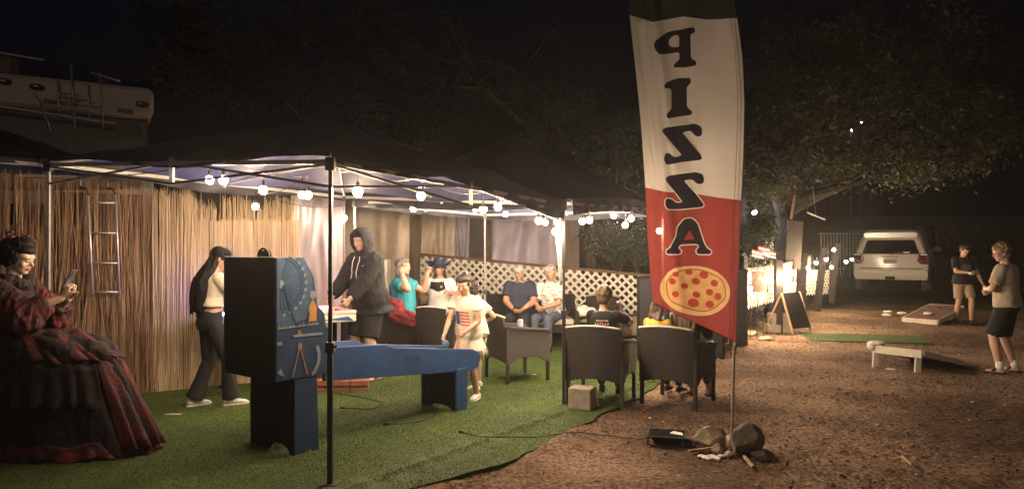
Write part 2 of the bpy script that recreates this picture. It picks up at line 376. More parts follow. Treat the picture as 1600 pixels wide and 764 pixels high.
for i in range(5):
    r2 = random.Random(i); a = r2.uniform(.15, .5); LP.append((np.array([(-1, 0, 0), (-.2, a, .15), (1, 0, .05 * i), (-.1, -a, .12)]), np.array([(0, 1, 2), (0, 2, 3)])))
TW = [(np.array([(-2, .07, 0), (2.2, .3, .1), (2.2, .15, .25), (-2, -.08, .1)]), np.array([(0, 1, 2), (0, 2, 3)]))]
scatter('leaf_litter', LP, 15000, mat('litter', (.30, .16, .08), .9, .7, 1.3), (.007, .026), 1.0, dens=True)
scatter('dark_leaf_litter', LP, 26000, mat('litter_dark', (.045, .022, .014), .9, .5, 1.3), (.008, .034), 1.0, dens=True)
scatter('twigs', TW, 420, mat('twig', (.28, .18, .10), .9, .5, 1.3), (.008, .03), 1.0)
# artificial turf: a sheet with a cut edge, and blades
def twave(x, y): return .009 * abs(noise.noise(V((x * 1.1 + y * .6, y * .5 - x * .3, 0)))) + .007 * math.exp(-(((x * .81 - y * .59 + 3.6) / .05) ** 2)) - .003
def flat_poly(name, poly, z, th, m, step=.16, gfun=False):
    xs = [p[0] for p in poly]; ys = [p[1] for p in poly]; pts = [V(p) for p in poly]; n = len(pts)
    x = min(xs) + step / 2
    while x < max(xs):
        y = min(ys) + step / 2
        while y < max(ys): pts.append(V((x, y))); y += step
        x += step
    r = delaunay_2d_cdt(pts, [], [list(range(n))], 1, 1e-5)
    Z = lambda x, y: z + (gz(x, y) if gfun else 0) + twave(x, y)
    vs = [(p[0], p[1], Z(p[0], p[1])) for p in r[0]]; fs = [tuple(f) for f in r[2]]; k = len(vs)
    vs += [(x, y, Z(x, y)) for x, y in poly] + [(x, y, Z(x, y) - th) for x, y in poly]
    fs += [(k + i, k + (i + 1) % n, k + n + (i + 1) % n, k + n + i) for i in range(n)]
    o = raw_mesh(name, vs, fs, m); return o
TURFN = TURF[:]
edge = []
for i, (a, b) in enumerate(zip(TURF, TURF[1:] + TURF[:1])):
    if 0 < i < 9:
        for k in range(8):
            t = k / 8; x = lerp(a[0], b[0], t); y = lerp(a[1], b[1], t); w = noise.noise(V((x * 3, y * 3, 4))) * .045; edge.append((x + w, y - w))
    else: edge.append(a)
mat('turf', (.055, .085, .010), .85, 0, 1.1, .5, 120, col2=(.03, .055, .010)); mat('turf_blade', (.11, .16, .015), .7, 0, .9, 0, col2=(.052, .080, .008), trans=.2)
t = flat_poly('artificial_turf', edge, .012, .03, MATS['turf']); t['kind'] = 'structure'
def blades(name, poly, n, z, m, h=(.005, .013), ybias=1.3, gfun=False):
    rng = np.random.RandomState(3); xs = np.array([p[0] for p in poly]); ys = np.array([p[1] for p in poly])
    y0, y1 = max(ys.min(), 3.6), ys.max(); Y = y0 + (y1 - y0) * rng.rand(n * 3) ** ybias; X = rng.uniform(max(xs.min(), -9), xs.max(), n * 3)
    ok = inpoly(X, Y, poly) & (np.abs(X) < Y * .76); X = X[ok][:n]; Y = Y[ok][:n]; n = len(X)
    a = rng.rand(n) * 6.28; hh = h[0] + (h[1] - h[0]) * rng.rand(n); w = .0022 + Y * .00022; lx = rng.randn(n) * .007; ly = rng.randn(n) * .007
    Z = np.full(n, z) + np.array([twave(x, y) for x, y in zip(X, Y)]) + (np.array([gz(x, y) for x, y in zip(X, Y)]) if gfun else 0)
    co = np.empty((n, 3, 3)); co[:, 0] = np.stack([X - w * np.cos(a), Y - w * np.sin(a), Z], 1); co[:, 1] = np.stack([X + w * np.cos(a), Y + w * np.sin(a), Z], 1)
    co[:, 2] = np.stack([X + lx, Y + ly, Z + hh], 1)
    o = tri_mesh(name, co.reshape(-1, 3), np.arange(n * 3).reshape(-1, 3), m); o['kind'] = 'stuff'; return o
blades('turf_blades', edge, 330000, .010, MATS['turf_blade'])
strip = [(5.15, 12.15), (5.4, 13.25), (7.35, 12.75), (7.05, 11.75)]
t = flat_poly('turf_strip', strip, .02, .035, MATS['turf']); t['kind'] = 'structure'; blades('turf_strip_blades', strip, 9000, .018, MATS['turf_blade'])

def wicker():
    m = MATS['wicker']; nt = m.node_tree; N = nt.nodes; L = nt.links; b = N['Principled BSDF']; tc = N.new('ShaderNodeTexCoord')
    w1 = N.new('ShaderNodeTexWave'); w1.bands_direction = 'Z'; w1.inputs['Scale'].default_value = 34; w1.inputs['Distortion'].default_value = 1.2; w1.inputs['Detail'].default_value = 1
    w2 = N.new('ShaderNodeTexWave'); w2.bands_direction = 'X'; w2.inputs['Scale'].default_value = 17; w2.inputs['Distortion'].default_value = .8
    for w in (w1, w2): L.new(tc.outputs['Object'], w.inputs['Vector'])
    mu = N.new('ShaderNodeMath'); mu.operation = 'MULTIPLY'; L.new(w1.outputs['Fac'], mu.inputs[0]); L.new(w2.outputs['Fac'], mu.inputs[1])
    bp = N.new('ShaderNodeBump'); bp.inputs['Strength'].default_value = .9; bp.inputs['Distance'].default_value = .008; L.new(mu.outputs[0], bp.inputs['Height']); L.new(bp.outputs[0], b.inputs['Normal'])
    r = N.new('ShaderNodeValToRGB'); r.color_ramp.elements[0].color = (.018, .013, .011, 1); r.color_ramp.elements[1].color = (.062, .047, .039, 1); L.new(mu.outputs[0], r.inputs['Fac']); L.new(r.outputs[0], b.inputs['Base Color'])
wicker()

rng_ = np.random.RandomState(9); cv = []; cf = []
for k in range(420):
    Y_ = rng_.uniform(4, 9.5); X_ = rng_.uniform(-4, 2)
    if not inpoly(np.array([X_]), np.array([Y_]), TURF)[0] or noise.noise(V((X_, Y_, 2))) < -.1: continue
    vs_, fs_ = LP[rng_.randint(5)]; q_ = (vs_ * rng_.uniform(.006, .016)) @ np.array(Euler((0, 0, rng_.uniform(0, 6.3))).to_matrix()).T + np.array([X_, Y_, .024 + twave(X_, Y_)]); cf.append(fs_ + 4 * len(cv)); cv.append(q_)
o = tri_mesh('turf_crumbs', np.concatenate(cv), np.concatenate(cf), MATS['litter']); o['kind'] = 'stuff'
# ---------------------------------------------------------------- people
def ik(a, t, l1, l2, pole):
    d = t - a; L = d.length
    if L > l1 + l2 - .005: t = a + d * ((l1 + l2 - .005) / L); d = t - a; L = d.length
    u = d.normalized(); x = (l1 * l1 - l2 * l2 + L * L) / (2 * L); h = math.sqrt(max(l1 * l1 - x * x, 0))
    p = V(pole); p = p - u * p.dot(u)
    if p.length < 1e-4: p = V((0, 0, 1)) - u * u.z
    return a + u * x + p.normalized() * h, t
def hand_shape(mb, w, fdir, pnorm, side, s, curl=25, spread=1.0):
    """palm, four unequal fingers of two bends each and a thumb leaving the side of the palm"""
    f = V(fdir).normalized(); n = V(pnorm); n = (n - f * n.dot(f)).normalized(); sd = f.cross(n) * side   # sd points to the thumb side
    def P(a, b, c): return w + (f * a + sd * b + n * c) * s
    def ring(a, hw, th): return [P(a, hw * math.cos(t), th * math.sin(t)) for t in [2 * math.pi * i / 12 for i in range(12)]]
    mb.rings([ring(-.015, .024, .020), ring(.02, .033, .017), ring(.06, .040, .015), ring(.088, .038, .012), ring(.094, .03, .008)])
    for i, (b, L, r) in enumerate(((.029, .068, .0092), (.010, .078, .0095), (-.010, .072, .0092), (-.029, .056, .0082))):
        c = R(curl * (1 + .12 * i)); p0 = (.08, b, 0); ang = 0; pts = [P(*p0)]; a, z = p0[0], 0
        for k, q in enumerate((.5, .3, .2)):
            ang += c * (.8 if k == 0 else 1.0); a += L * q * math.cos(ang); z -= -L * q * math.sin(ang)
            pts.append(P(a, b + (b * .22 * spread) * (k + 1) / 3, z))
        for k in range(3): mb.caps(pts[k], pts[k + 1], r * s * (1 - .06 * k), r * s * (1 - .06 * (k + 1)), 8)
    mb.caps(P(.02, .024, .004), P(.052, .052, .012), .0135 * s, .0115 * s, 8); mb.caps(P(.052, .052, .012), P(.078, .058, .024), .0112 * s, .0092 * s, 8)

def person(label, loc, yaw, s=1.0, pelvis=(0, 0, .95), lean=(2, 0), twist=0, head=(0, 0), hands=None, feet=None, fat=1.0,
           skin='skin', hs=1.0, top=None, bottom=None, hair=None, shoe=None, vox=.009, face=True, pole=None, kpole=None,
           curl=(25, 25), hdir=(None, None), pal=(None, None), group=None, sw=1.0, toe=(8, 8), brows=True):
    root = thing('person', label, 'person', (0, 0, 0), 0, group); LOCAL_ROOTS.add(root.name)
    K = lambda x: V(x) * s
    pel = K(pelvis)
    T = Matrix.Rotation(R(twist), 3, 'Z') @ Matrix.Rotation(R(lean[1]), 3, 'Y') @ Matrix.Rotation(R(-lean[0]), 3, 'X')
    up, rt, fw = T @ V((0, 0, 1)), T @ V((1, 0, 0)), T @ V((0, 1, 0))
    Hm = Matrix.Rotation(R(head[0]), 3, 'Z') @ Matrix.Rotation(R(head[1]), 3, 'X')
    nb = pel + up * .52 * s
    hc = nb + up * .045 * s + Hm @ V((0, .02, .105)) * s * hs
    hands = hands or [(-.24, .04, .86), (.24, .04, .86)]
    feet = feet or [(-.11, 0, .09), (.11, .03, .09)]
    J = {'root': root, 'up': up, 'rt': rt, 'fw': fw, 'hc': hc, 'Hm': Hm, 'nb': nb, 's': s, 'hs': hs}
    mb = MB()
    def trings(spec, off=0, w=1.0):
        out = []
        for h, a, b, y in spec:
            bel = max(0, fat - 1) * math.exp(-((h - .14) / .17) ** 2)
            c = pel + (up * h + fw * (y + bel * .06)) * s
            ra = (a * sw * (1 + (fat - 1) * .55) + off) * s * w; rb = (b * (1 + (fat - 1) * .5) + bel * .07 + off) * s * w
            out.append([c + rt * ra * math.copysign(abs(math.cos(t)) ** .85, math.cos(t)) + fw * rb * math.copysign(abs(math.sin(t)) ** .9, math.sin(t)) for t in [2 * math.pi * i / 24 for i in range(24)]])
        return out
    TOR = [(-.10, .12, .09, -.01), (-.03, .165, .115, -.01), (.06, .158, .108, -.005), (.15, .138, .095, 0), (.24, .145, .10, 0), (.34, .165, .112, 0),
           (.42, .168, .10, -.01), (.47, .125, .08, -.015), (.505, .07, .062, -.01), (.53, .052, .055, 0)]
    mb.rings(trings(TOR))
    arms = []; legs = []
    fa = 1 + (fat - 1) * .5
    for i, sd in enumerate((-1, 1)):
        sh = nb + (-up * .075 + rt * sd * .172 * sw) * s
        w = K(hands[i]); po = (pole[i] if pole else (sd * .5, -.7, -.6))
        el, w = ik(sh, w, .285 * s, .255 * s, po)
        arms.append((sh, el, w))
        mb.caps(sh, el, .052 * s * fa, .040 * s * fa); 
        m1 = el.lerp(w, .3); mb.caps(el, m1, .039 * s * fa, .040 * s * fa); mb.caps(m1, w, .040 * s * fa, .0255 * s * fa)
        fd = V(hdir[i]) if hdir[i] else (w - el); pn = V(pal[i]) if pal[i] else (rt * -sd + fd * .001)
        hand_shape(mb, w + fd.normalized() * .012 * s, fd, pn, 1 if (fd.cross(pn)).dot(fw + up * .3) > 0 else -1, s, curl[i])
        hp = pel + (rt * sd * .088 - up * .04) * s
        an = K(feet[i]); kn, an = ik(hp, an, .43 * s, .42 * s, (kpole[i] if kpole else (sd * .05, 1, .1)))
        legs.append((hp, kn, an))
        mb.caps(hp, kn, .085 * s * fa, .054 * s * fa)
        m1 = kn.lerp(an, .3); mb.caps(kn, m1, .053 * s * fa, .056 * s * fa); mb.caps(m1, an, .056 * s * fa, .036 * s)
        td = Matrix.Rotation(R(-sd * toe[i]), 3, 'Z') @ V((0, 1, 0))
        heel = an + V((0, 0, -.05)) * s - td * .03 * s; tip = an + V((0, 0, -.062)) * s + td * .14 * s
        mb.caps(an, heel, .036 * s, .036 * s); mb.caps(heel, tip, .036 * s, .024 * s)
        J['foot%d' % i] = (an, td)
    # neck + head
    mb.caps(nb - up * .03 * s, hc + Hm @ V((0, -.02, -.05)) * s * hs, .056 * s * (.5 + .5 * hs) * fa ** .5, .052 * s * (.5 + .5 * hs))
    q = s * hs
    h = lambda x, y, z: hc + Hm @ V((x, y, z)) * q
    mb.ball(h(0, -.012, .035), (.076 * q, .094 * q, .088 * q), Hm); mb.ball(h(0, .018, -.025), (.062 * q * fa ** .5, .072 * q, .085 * q), Hm)
    mb.ball(h(0, .058, -.082), (.03 * q, .026 * q, .022 * q), Hm); mb.ball(h(0, .05, .035), (.062 * q, .038 * q, .05 * q), Hm)
    for sd in (-1, 1):
        mb.ball(h(sd * .038, .058, -.02), (.024 * q, .022 * q, .026 * q), Hm); mb.ball(h(sd * .077, -.008, -.006), (.011 * q, .02 * q, .031 * q), Hm)
        mb.ball(h(sd * .032, .08, .03), (.024 * q, .01 * q, .008 * q), Hm)
    mb.caps(h(0, .082, .018), h(0, .106, -.018), .0085 * q, .0135 * q, 8); mb.ball(h(0, .078, -.052), (.022 * q, .014 * q, .010 * q), Hm)
    body = soft(mb, 'body', MATS[skin], root, vox, 3)
    if face:
        for sd in (-1, 1):
            MB().ball(h(sd * .031, .0795, .008), (.0125 * q, .009 * q, .0075 * q), Hm, 8, 6).build('eye', MATS['eye_white'], root, True)
            MB().ball(h(sd * .031, .0865, .007), (.0055 * q, .004 * q, .006 * q), Hm, 8, 6).build('iris', MATS['hair_black'], root, True)
            if brows: MB().ball(h(sd * .033, .0885, .031), (.015 * q, .004 * q, .0028 * q), Hm, 8, 6).build('eyebrow', MATS[hair[1]] if hair else MATS['hair_dark'], root, True)
        MB().ball(h(0, .0915, -.05), (.020 * q, .005 * q, .0042 * q), Hm, 8, 6).ball(h(0, .0905, -.057), (.017 * q, .0055 * q, .005 * q), Hm, 8, 6).build('mouth', MATS['lips'], root, True)
    J['arms'] = arms; J['legs'] = legs; J['trings'] = trings; J['TOR'] = TOR; J['h'] = h; J['q'] = q; J['pel'] = pel
    # ---- clothes
    if bottom:
        ln, bm_, fl = bottom['len'], bottom['mat'], bottom.get('flare', 0)
        mb = MB(); mb.rings(trings([(-.12, .12, .10, -.01), (-.05, .165, .120, -.01), (.05, .155, .110, -.005), (.09, .14, .098, 0)], .010))
        lo = bottom.get('loose', 0)
        for hp, kn, an in legs:
            e1 = hp.lerp(kn, min(1, ln)); r1 = lerp(.100, .070, min(1, ln)) * fa + lo * min(1, ln)
            if ln <= 1: mb.caps(hp, hp.lerp(e1, .1), .098 * s * fa, .098 * s * fa); mb.cone(hp, e1, .098 * s * fa, r1 * s, 20)
            else:
                mb.caps(hp, kn, .098 * s * fa, (.068 * fa + lo) * s); e2 = kn.lerp(an, (ln - 1) * 1.0)
                e2 = e2 + (an - kn).normalized() * .03 * s
                m1 = kn.lerp(e2, .5)
                mb.caps(kn, m1, (.068 * fa + lo) * s, (.060 + lo + fl * .25) * s); mb.cone(m1, e2, (.060 + lo + fl * .25) * s, (.054 + lo + fl) * s, 20)
        soft(mb, bottom.get('name', 'trousers'), MATS[bm_], root, .010, 3, .006 * s, (9, 9, 5), 3.1)
    if top:
        sl, tm, hem = top['sleeve'], top['mat'], top.get('hem', -.08)
        mb = MB(); o = top.get('off', .020)
        sp = [(hem, .168 + top.get('flare', 0), .118 + top.get('flare', 0), -.008)] + [r for r in TOR if hem + .03 < r[0] < .5]
        sp = [(a, max(b, top.get('waist', .15)) + (.016 if a < .08 else 0), max(c, .104) + (.006 if a < .08 else 0), y) for a, b, c, y in sp if a < .47] + [(.47, .13, .083, -.015), (.503, .078, .068, -.01)]
        mb.rings(trings(sp, o))
        for sh, el, w in arms:
            mb.caps(sh, sh.lerp(el, .1), (.052 * fa + o) * s, (.056 * fa + o) * s)
            e1 = sh.lerp(el, min(1, sl)); mb.cone(sh, e1, (.052 * fa + o) * s, (lerp(.056, .048, min(1, sl)) * fa + o + top.get('slo', 0)) * s, 18)
            if sl > 1:
                mb.caps(e1 - (e1 - sh).normalized() * .01, e1, (.046 * fa + o) * s, (.046 * fa + o + top.get('slo', 0)) * s)
                e2 = el.lerp(w, sl - 1); mb.cone(el, e2, (.046 * fa + o + top.get('slo', 0)) * s, (.034 + o) * s, 18)
        if top.get('collar'): mb.cone(nb - up * .03 * s, nb + up * .02 * s, .075 * s, .066 * s, 18)
        J['shirt'] = soft(mb, top.get('name', 'shirt'), MATS[tm], root, .010, 3, top.get('fold', .007) * s, (8, 8, 5), 9.7)
    if shoe:
        for i in (0, 1):
            an, td = J['foot%d' % i]; sm_, style = shoe
            z0 = an.z - .085 * s
            sdv = V((-td.y, td.x, 0))
            def ring(y, hw, zt, zb): return [an * 1 + td * y * s + sdv * hw * s * math.cos(t) - V((0, 0, an.z)) + V((0, 0, z0 + (lerp(zb, zt, .5 + .5 * math.sin(t))) * s)) for t in [2 * math.pi * k / 14 for k in range(14)]]
            if style == 'sneaker':
                m = MB().rings([ring(-.08, .025, .06, .012), ring(-.07, .038, .085, .01), ring(-.01, .042, .095, .01), ring(.05, .043, .078, .01), ring(.11, .047, .06, .01), ring(.155, .04, .05, .012), ring(.18, .02, .035, .015)])
                so = m.build('shoe', MATS[sm_], root, True)
            else:
                so = MB().rings([ring(.03, .048, .085, .03), ring(.05, .05, .082, .025), ring(.08, .05, .07, .02)]).build('sandal_strap', MATS[sm_], root, True)
            m = MB().rings([ring(-.085, .028, .022, 0), ring(-.07, .042, .024, -.002), ring(.04, .044, .024, -.002), ring(.11, .051, .022, -.002), ring(.16, .043, .024, 0), ring(.187, .02, .026, .006)])
            m.build('shoe_sole', MATS['white_rubber' if style == 'sneaker' and sm_ != 'black_rubber' else 'black_rubber'], so, True)
    if hair:
        st, hm = hair[0], hair[1]
        mb = MB(); y0 = -.032
        mb.ball(h(0, y0, .042), (.086 * q, .090 * q, .088 * q), Hm); mb.ball(h(0, -.055, -.01), (.075 * q, .058 * q, .08 * q), Hm)
        mb.ball(h(0, .010, .080), (.074 * q, .079 * q, .050 * q), Hm)
        for sd in (-1, 1): mb.ball(h(sd * .070, .012, .022), (.014 * q, .03 * q, .035 * q), Hm)
        fq, fo = (22, 22, 9), .006
        rnd = random.Random(len(label))
        if st == 'long':
            L = hair[2]; a = []
            for t in [i / 8 for i in range(9)]:
                wd = lerp(.085, .135, math.sin(min(1, t * 1.3) * math.pi / 1.6)) * (1 if t < .8 else 1.25 - t * .45)
                c = h(0, -.05, .02).lerp(pel + up * (.50 - L) * s - fw * .135 * s, t) - fw * .05 * s * math.sin(t * 3.1)
                a.append([c + rt * wd * s * math.cos(u) + fw * (.05 + .02 * math.sin(t * 3)) * s * math.sin(u) for u in [2 * math.pi * k / 18 for k in range(18)]])
            mb.rings(a); fq, fo = (20, 20, 4), .010
            for k in range(26):
                x = rnd.uniform(-.13, .13); p0 = h(x * .5, -.09, -.02); z = rnd.uniform(-.06, .05)
                p1 = pel + up * (.50 - L + z) * s + rt * x * s - fw * (.15 + rnd.uniform(-.03, .04)) * s
                pm = p0.lerp(p1, .5) - fw * .07 * s + rt * x * .5 * s
                mb.caps(p0, pm, .016 * s, .018 * s, 7); mb.caps(pm, p1, .018 * s, .006 * s, 7)
        if st in ('short', 'medium', 'pony'):
            for k in range(46):
                th = rnd.uniform(0, 2 * math.pi); z = rnd.uniform(-.2, 1); e = math.sqrt(1 - z * z)
                p = V((e * math.cos(th) * .083, -.030 + e * math.sin(th) * .092, .042 + z * .086))
                if p.y > .03 and p.z < .085: continue
                d_ = V((rnd.uniform(-.02, .02), rnd.uniform(-.005, .03), rnd.uniform(-.025, .0)))
                mb.caps(h(*p), h(*(p + d_ + V((e * math.cos(th), e * math.sin(th), z)) * .008)), .013 * q, .005 * q, 6)
            fq, fo = (26, 26, 12), .006
        if st == 'curly':
            for k in range(70):
                th = rnd.uniform(0, 2 * math.pi); z = rnd.uniform(-.35, 1); e = math.sqrt(1 - z * z)
                p = V((e * math.cos(th) * .084, -.028 + e * math.sin(th) * .092, .045 + z * .088))
                if p.y > .05 and p.z < .07: continue
                r = rnd.uniform(.014, .024); mb.ball(h(*p), (r * q,) * 3, Hm, 8, 6)
            fq, fo = (30, 30, 30), .009
        if st == 'pony':
            p = [h(0, -.11, .02), h(.01, -.15, -.03), h(.015, -.145, -.12), h(.01, -.125, -.2)]
            for a, b, r0, r1 in zip(p, p[1:], (.028, .032, .028), (.032, .028, .010)): mb.caps(a, b, r0 * q, r1 * q)
        if st == 'medium':
            for k in range(30):
                x = rnd.uniform(-.085, .085); p0 = h(x * .9, -.06 + rnd.uniform(-.03, .05) * (abs(x) > .05), .0)
                mb.caps(p0, h(x * 1.15, -.085 + rnd.uniform(-.02, .07) * (abs(x) > .06), -.13 - rnd.uniform(0, .05)), .017 * q, .010 * q, 7)
            fq, fo = (20, 20, 5), .007
        J['hair'] = soft(mb, 'hair', MATS[hm], root, .009, 2, fo * s, fq, 5.5)
    root.location = loc; root.rotation_euler = (0, 0, R(yaw))
    return root, J
def decal(target, root, name, m, c, dirn, upv, shapes, off=.003):
    """flat print laid on a surface: shapes are polygons in (u,v) metres about c, seen along dirn; cut to a grid and dropped on the cloth"""
    bpy.context.view_layer.update()
    me = target.data
    bvh = BVHTree.FromPolygons([v.co for v in me.vertices], [tuple(p.vertices) for p in me.polygons])
    d = V(dirn).normalized(); u = d.cross(V(upv)).normalized(); v = u.cross(d)
    vs = []; fs = []
    for sh in shapes:
        xs = [p[0] for p in sh]; ys = [p[1] for p in sh]; st = max(.008, max(max(xs) - min(xs), max(ys) - min(ys)) / 10)
        pts = [V(p) for p in sh]; n = len(pts)
        x = min(xs) + st / 2
        while x < max(xs):
            y = min(ys) + st / 2
            while y < max(ys): pts.append(V((x, y))); y += st
            x += st
        r = delaunay_2d_cdt([V((p[0], p[1])) for p in pts], [], [list(range(n))], 1, 1e-6)
        b = len(vs); ok = {}
        for i, p in enumerate(r[0]):
            o_ = V(c) + u * p[0] + v * p[1] - d * .4
            hit = bvh.ray_cast(o_, d)[0]
            vs.append(tuple((hit if hit else o_ + d * .4) - d * off)); ok[i] = hit is not None
        fs += [tuple(i + b for i in f) for f in r[2] if all(ok[i] for i in f)]
    return raw_mesh(name, vs, fs, m, root)
# ---------------------------------------------------------------- canopies
P1 = V((-1.23, 4.77, 2.19)); PL = V((-4.05, 6.15, 2.335)); P3 = V((.53, 7.21, 2.05)); PB = V((-2.15, 9.0, 2.26))
PR = V((2.0, 9.35, 2.10)); PK = V((-.42, 10.9, 2.12)); PB2 = V((-2.04, 9.14, 2.20)); P32 = V((.62, 7.33, 2.07))
def canopy(label, cs, peak, rais=None, drops=(.05, .05, .05, .05), vis=(1, 1, 1, 1), darkpole=(0, 0, 0, 0), truss=True):
    g0 = V((sum(c.x for c in cs) / 4, sum(c.y for c in cs) / 4, 0))
    root = thing('canopy', label, 'canopy tent', g0, 0, 'pop-up canopies over the party')
    ctr = V((g0.x, g0.y, peak))
    n = 22
    for k in range(4):
        a, b = cs[k], cs[(k + 1) % 4]
        e = lambda t, k=k, a=a, b=b: a.lerp(b, t) + V((0, 0, .045 + (rais(k, t) if rais else 0) - .03 * math.sin(math.pi * t)))
        vs = []; fs = []
        for j in range(n + 1):
            s_ = j / n
            for i in range(n + 1):
                p = e(i / n).lerp(ctr, s_)
                w = math.sin(math.pi * s_) * math.sin(math.pi * i / n)
                p.z -= .10 * w; p.z += (noise.noise(V((p.x * 2.2, p.y * 2.2, k))) * .035 + noise.noise(V((p.x * 7, p.y * 7, k))) * .012) * (1 - s_) * min(1, 8 * s_)
                vs.append(p - g0)
        fs = [(j * (n + 1) + i, j * (n + 1) + i + 1, (j + 1) * (n + 1) + i + 1, (j + 1) * (n + 1) + i) for j in range(n) for i in range(n)]
        raw_mesh('roof_panel', [tuple(v) for v in vs], fs, MATS['tent_fabric'], root, True); raw_mesh('roof_lit_side', [tuple(v - V((0, 0, .008))) for v in vs], fs, MATS['tent_fabric_lit'], root, True)  # second copy of the cloth carries the bulb-lit underside in its colour
        vs = []
        out = ((a + b) / 2 - g0); out.z = 0; out.normalize(); m_ = 60
        for j in range(4):
            for i in range(m_ + 1):
                t = i / m_; dr = drops[k] if not callable(drops[k]) else drops[k](t)
                p = e(t) + out * (.01 + .012 * math.sin(t * 55 + k) * j / 3 + .02 * noise.noise(V((t * 9, j * .6, k)))) - V((0, 0, dr * j / 3))
                vs.append(tuple(p - g0))
        fs = [(j * (m_ + 1) + i, j * (m_ + 1) + i + 1, (j + 1) * (m_ + 1) + i + 1, (j + 1) * (m_ + 1) + i) for j in range(3) for i in range(m_)]
        raw_mesh('valance', vs, fs, MATS['tent_fabric'], root, True)
        # scissor truss of this side
        dz = V((0, 0, .17)); mid = a.lerp(b, .5) + V((0, 0, .03)); q1 = a.lerp(b, .25); q3 = a.lerp(b, .75)
        for p, q in (((a, mid - dz), (a - dz * .9, mid), (b, mid - dz), (b - dz * .9, mid)) if (truss and k < 2) else ()):
            MB().bar(p - V((0, 0, .02)), q - V((0, 0, .02)), .010, .019).build('truss_bar', MATS['white_metal'], root)
        MB().bar(a - V((0, 0, .005)), b - V((0, 0, .005)), .02, .032).build('eave_bar', MATS['white_metal'], root)
        hub = ctr - V((0, 0, .42)); MB().bar(mid - V((0, 0, .03)), hub, .014, .026).build('roof_bar', MATS['white_metal'], root)
        MB().bar(mid - dz * (1 if truss and k < 2 else .3) - V((0, 0, .02)), mid + V((0, 0, .01)), .03).build('joint', MATS['white_metal'], root)
        MB().tube([a + V((0, 0, .0)), ctr - V((0, 0, .10))], .011, 6).build('hip_pole', MATS['white_metal'], root)
    MB().bar(ctr - V((0, 0, .5)), ctr - V((0, 0, .04)), .035).build('centre_post', MATS['white_metal'], root)
    for k in range(4):
        if not vis[k]: continue
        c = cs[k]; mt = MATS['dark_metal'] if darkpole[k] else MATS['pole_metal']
        p = MB().bar((c.x, c.y, .78), (c.x, c.y, c.z + .03), .026).bar((c.x, c.y, .012), (c.x, c.y, .95), .036).build('pole', mt, root, bevel=.003)
        MB().box((c.x, c.y, .93), (.058, .058, .07)).bar((c.x + .02, c.y - .02, .93), (c.x + .055, c.y - .035, .945), .014).build('clamp', MATS['dark_metal'], root, bevel=.004)
        MB().box((c.x, c.y, c.z - .02), (.062, .062, .09)).build('corner_bracket', MATS['dark_metal'], root, bevel=.005)
        MB().box((c.x, c.y, .012), (.11, .11, .01)).build('foot_plate', mt, root)
    return root
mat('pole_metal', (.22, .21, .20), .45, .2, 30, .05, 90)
canopy('dark navy pop-up canopy with dark corner pole nearest the camera, over the blue game machine', [PL, P1, P3, PB], 2.85,
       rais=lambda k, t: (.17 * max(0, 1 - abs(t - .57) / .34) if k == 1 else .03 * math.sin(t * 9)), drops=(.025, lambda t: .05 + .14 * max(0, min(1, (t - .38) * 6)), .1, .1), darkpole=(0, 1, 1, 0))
canopy('second dark canopy behind, sheltering the wicker chairs by the lattice fence', [PB2, P32, PR, PK], 3.1, rais=lambda k, t: .10 * math.sin(math.pi * t) if k == 1 else 0, drops=(.1, .17, .12, .1), vis=(1, 0, 1, 1), truss=False)
# third canopy at the left edge, over the reed screen corner
canopy('third dark canopy at the left edge, in front of the camper', [PL + V((-2.5, .9, .04)), PL + V((-2.3, -2.2, .02)), PL + V((-.08, -.0, .0)), PL + V((-.05, 1.5, .03))], 2.9, drops=(.05,) * 4, vis=(0, 0, 0, 0), truss=False)
# cloth tied to the corner pole
def drape(name, label, cat, pts_top, pts_bot, m, amp=.03, fr=14, parent=None, n=40, mrow=14, group=None):
    vs = []
    for j in range(mrow + 1):
        s_ = j / mrow
        for i in range(n + 1):
            t = i / n; a = V(pts_top[0]).lerp(V(pts_top[1]), t); b = V(pts_bot[0]).lerp(V(pts_bot[1]), t); p = a.lerp(b, s_)
            d = (V(pts_top[1]) - V(pts_top[0])); nn = V((d.y, -d.x, 0)).normalized()
            p += nn * amp * (math.sin(t * fr + s_ * 1.3 + noise.noise(V((t * 3, s_ * 2, amp * 99))) * 4) + noise.noise(V((t * 9, s_ * 3, 5))) * .8); vs.append(p)
    fs = [(j * (n + 1) + i, j * (n + 1) + i + 1, (j + 1) * (n + 1) + i + 1, (j + 1) * (n + 1) + i) for j in range(mrow) for i in range(n)]
    if parent: inv = chain_inv(parent); vs = [inv @ v for v in vs]
    o = raw_mesh(name, [tuple(v) for v in vs], fs, m, parent, True)
    sd = o.modifiers.new('thick', 'SOLIDIFY'); sd.thickness = .004
    if label: tag(o, label, cat, group)
    return o
drape('tied_back_curtain', 'narrow pale cloth hanging beside the canopy corner pole above the concrete block', 'curtain', ((.42, 7.28, 2.02), (.51, 7.27, 2.02)), ((.50, 7.27, 1.22), (.515, 7.27, 1.22)), mat('sheer_cloth', (.5, .44, .38), .9, .1, 5, trans=.4), .012, 18)

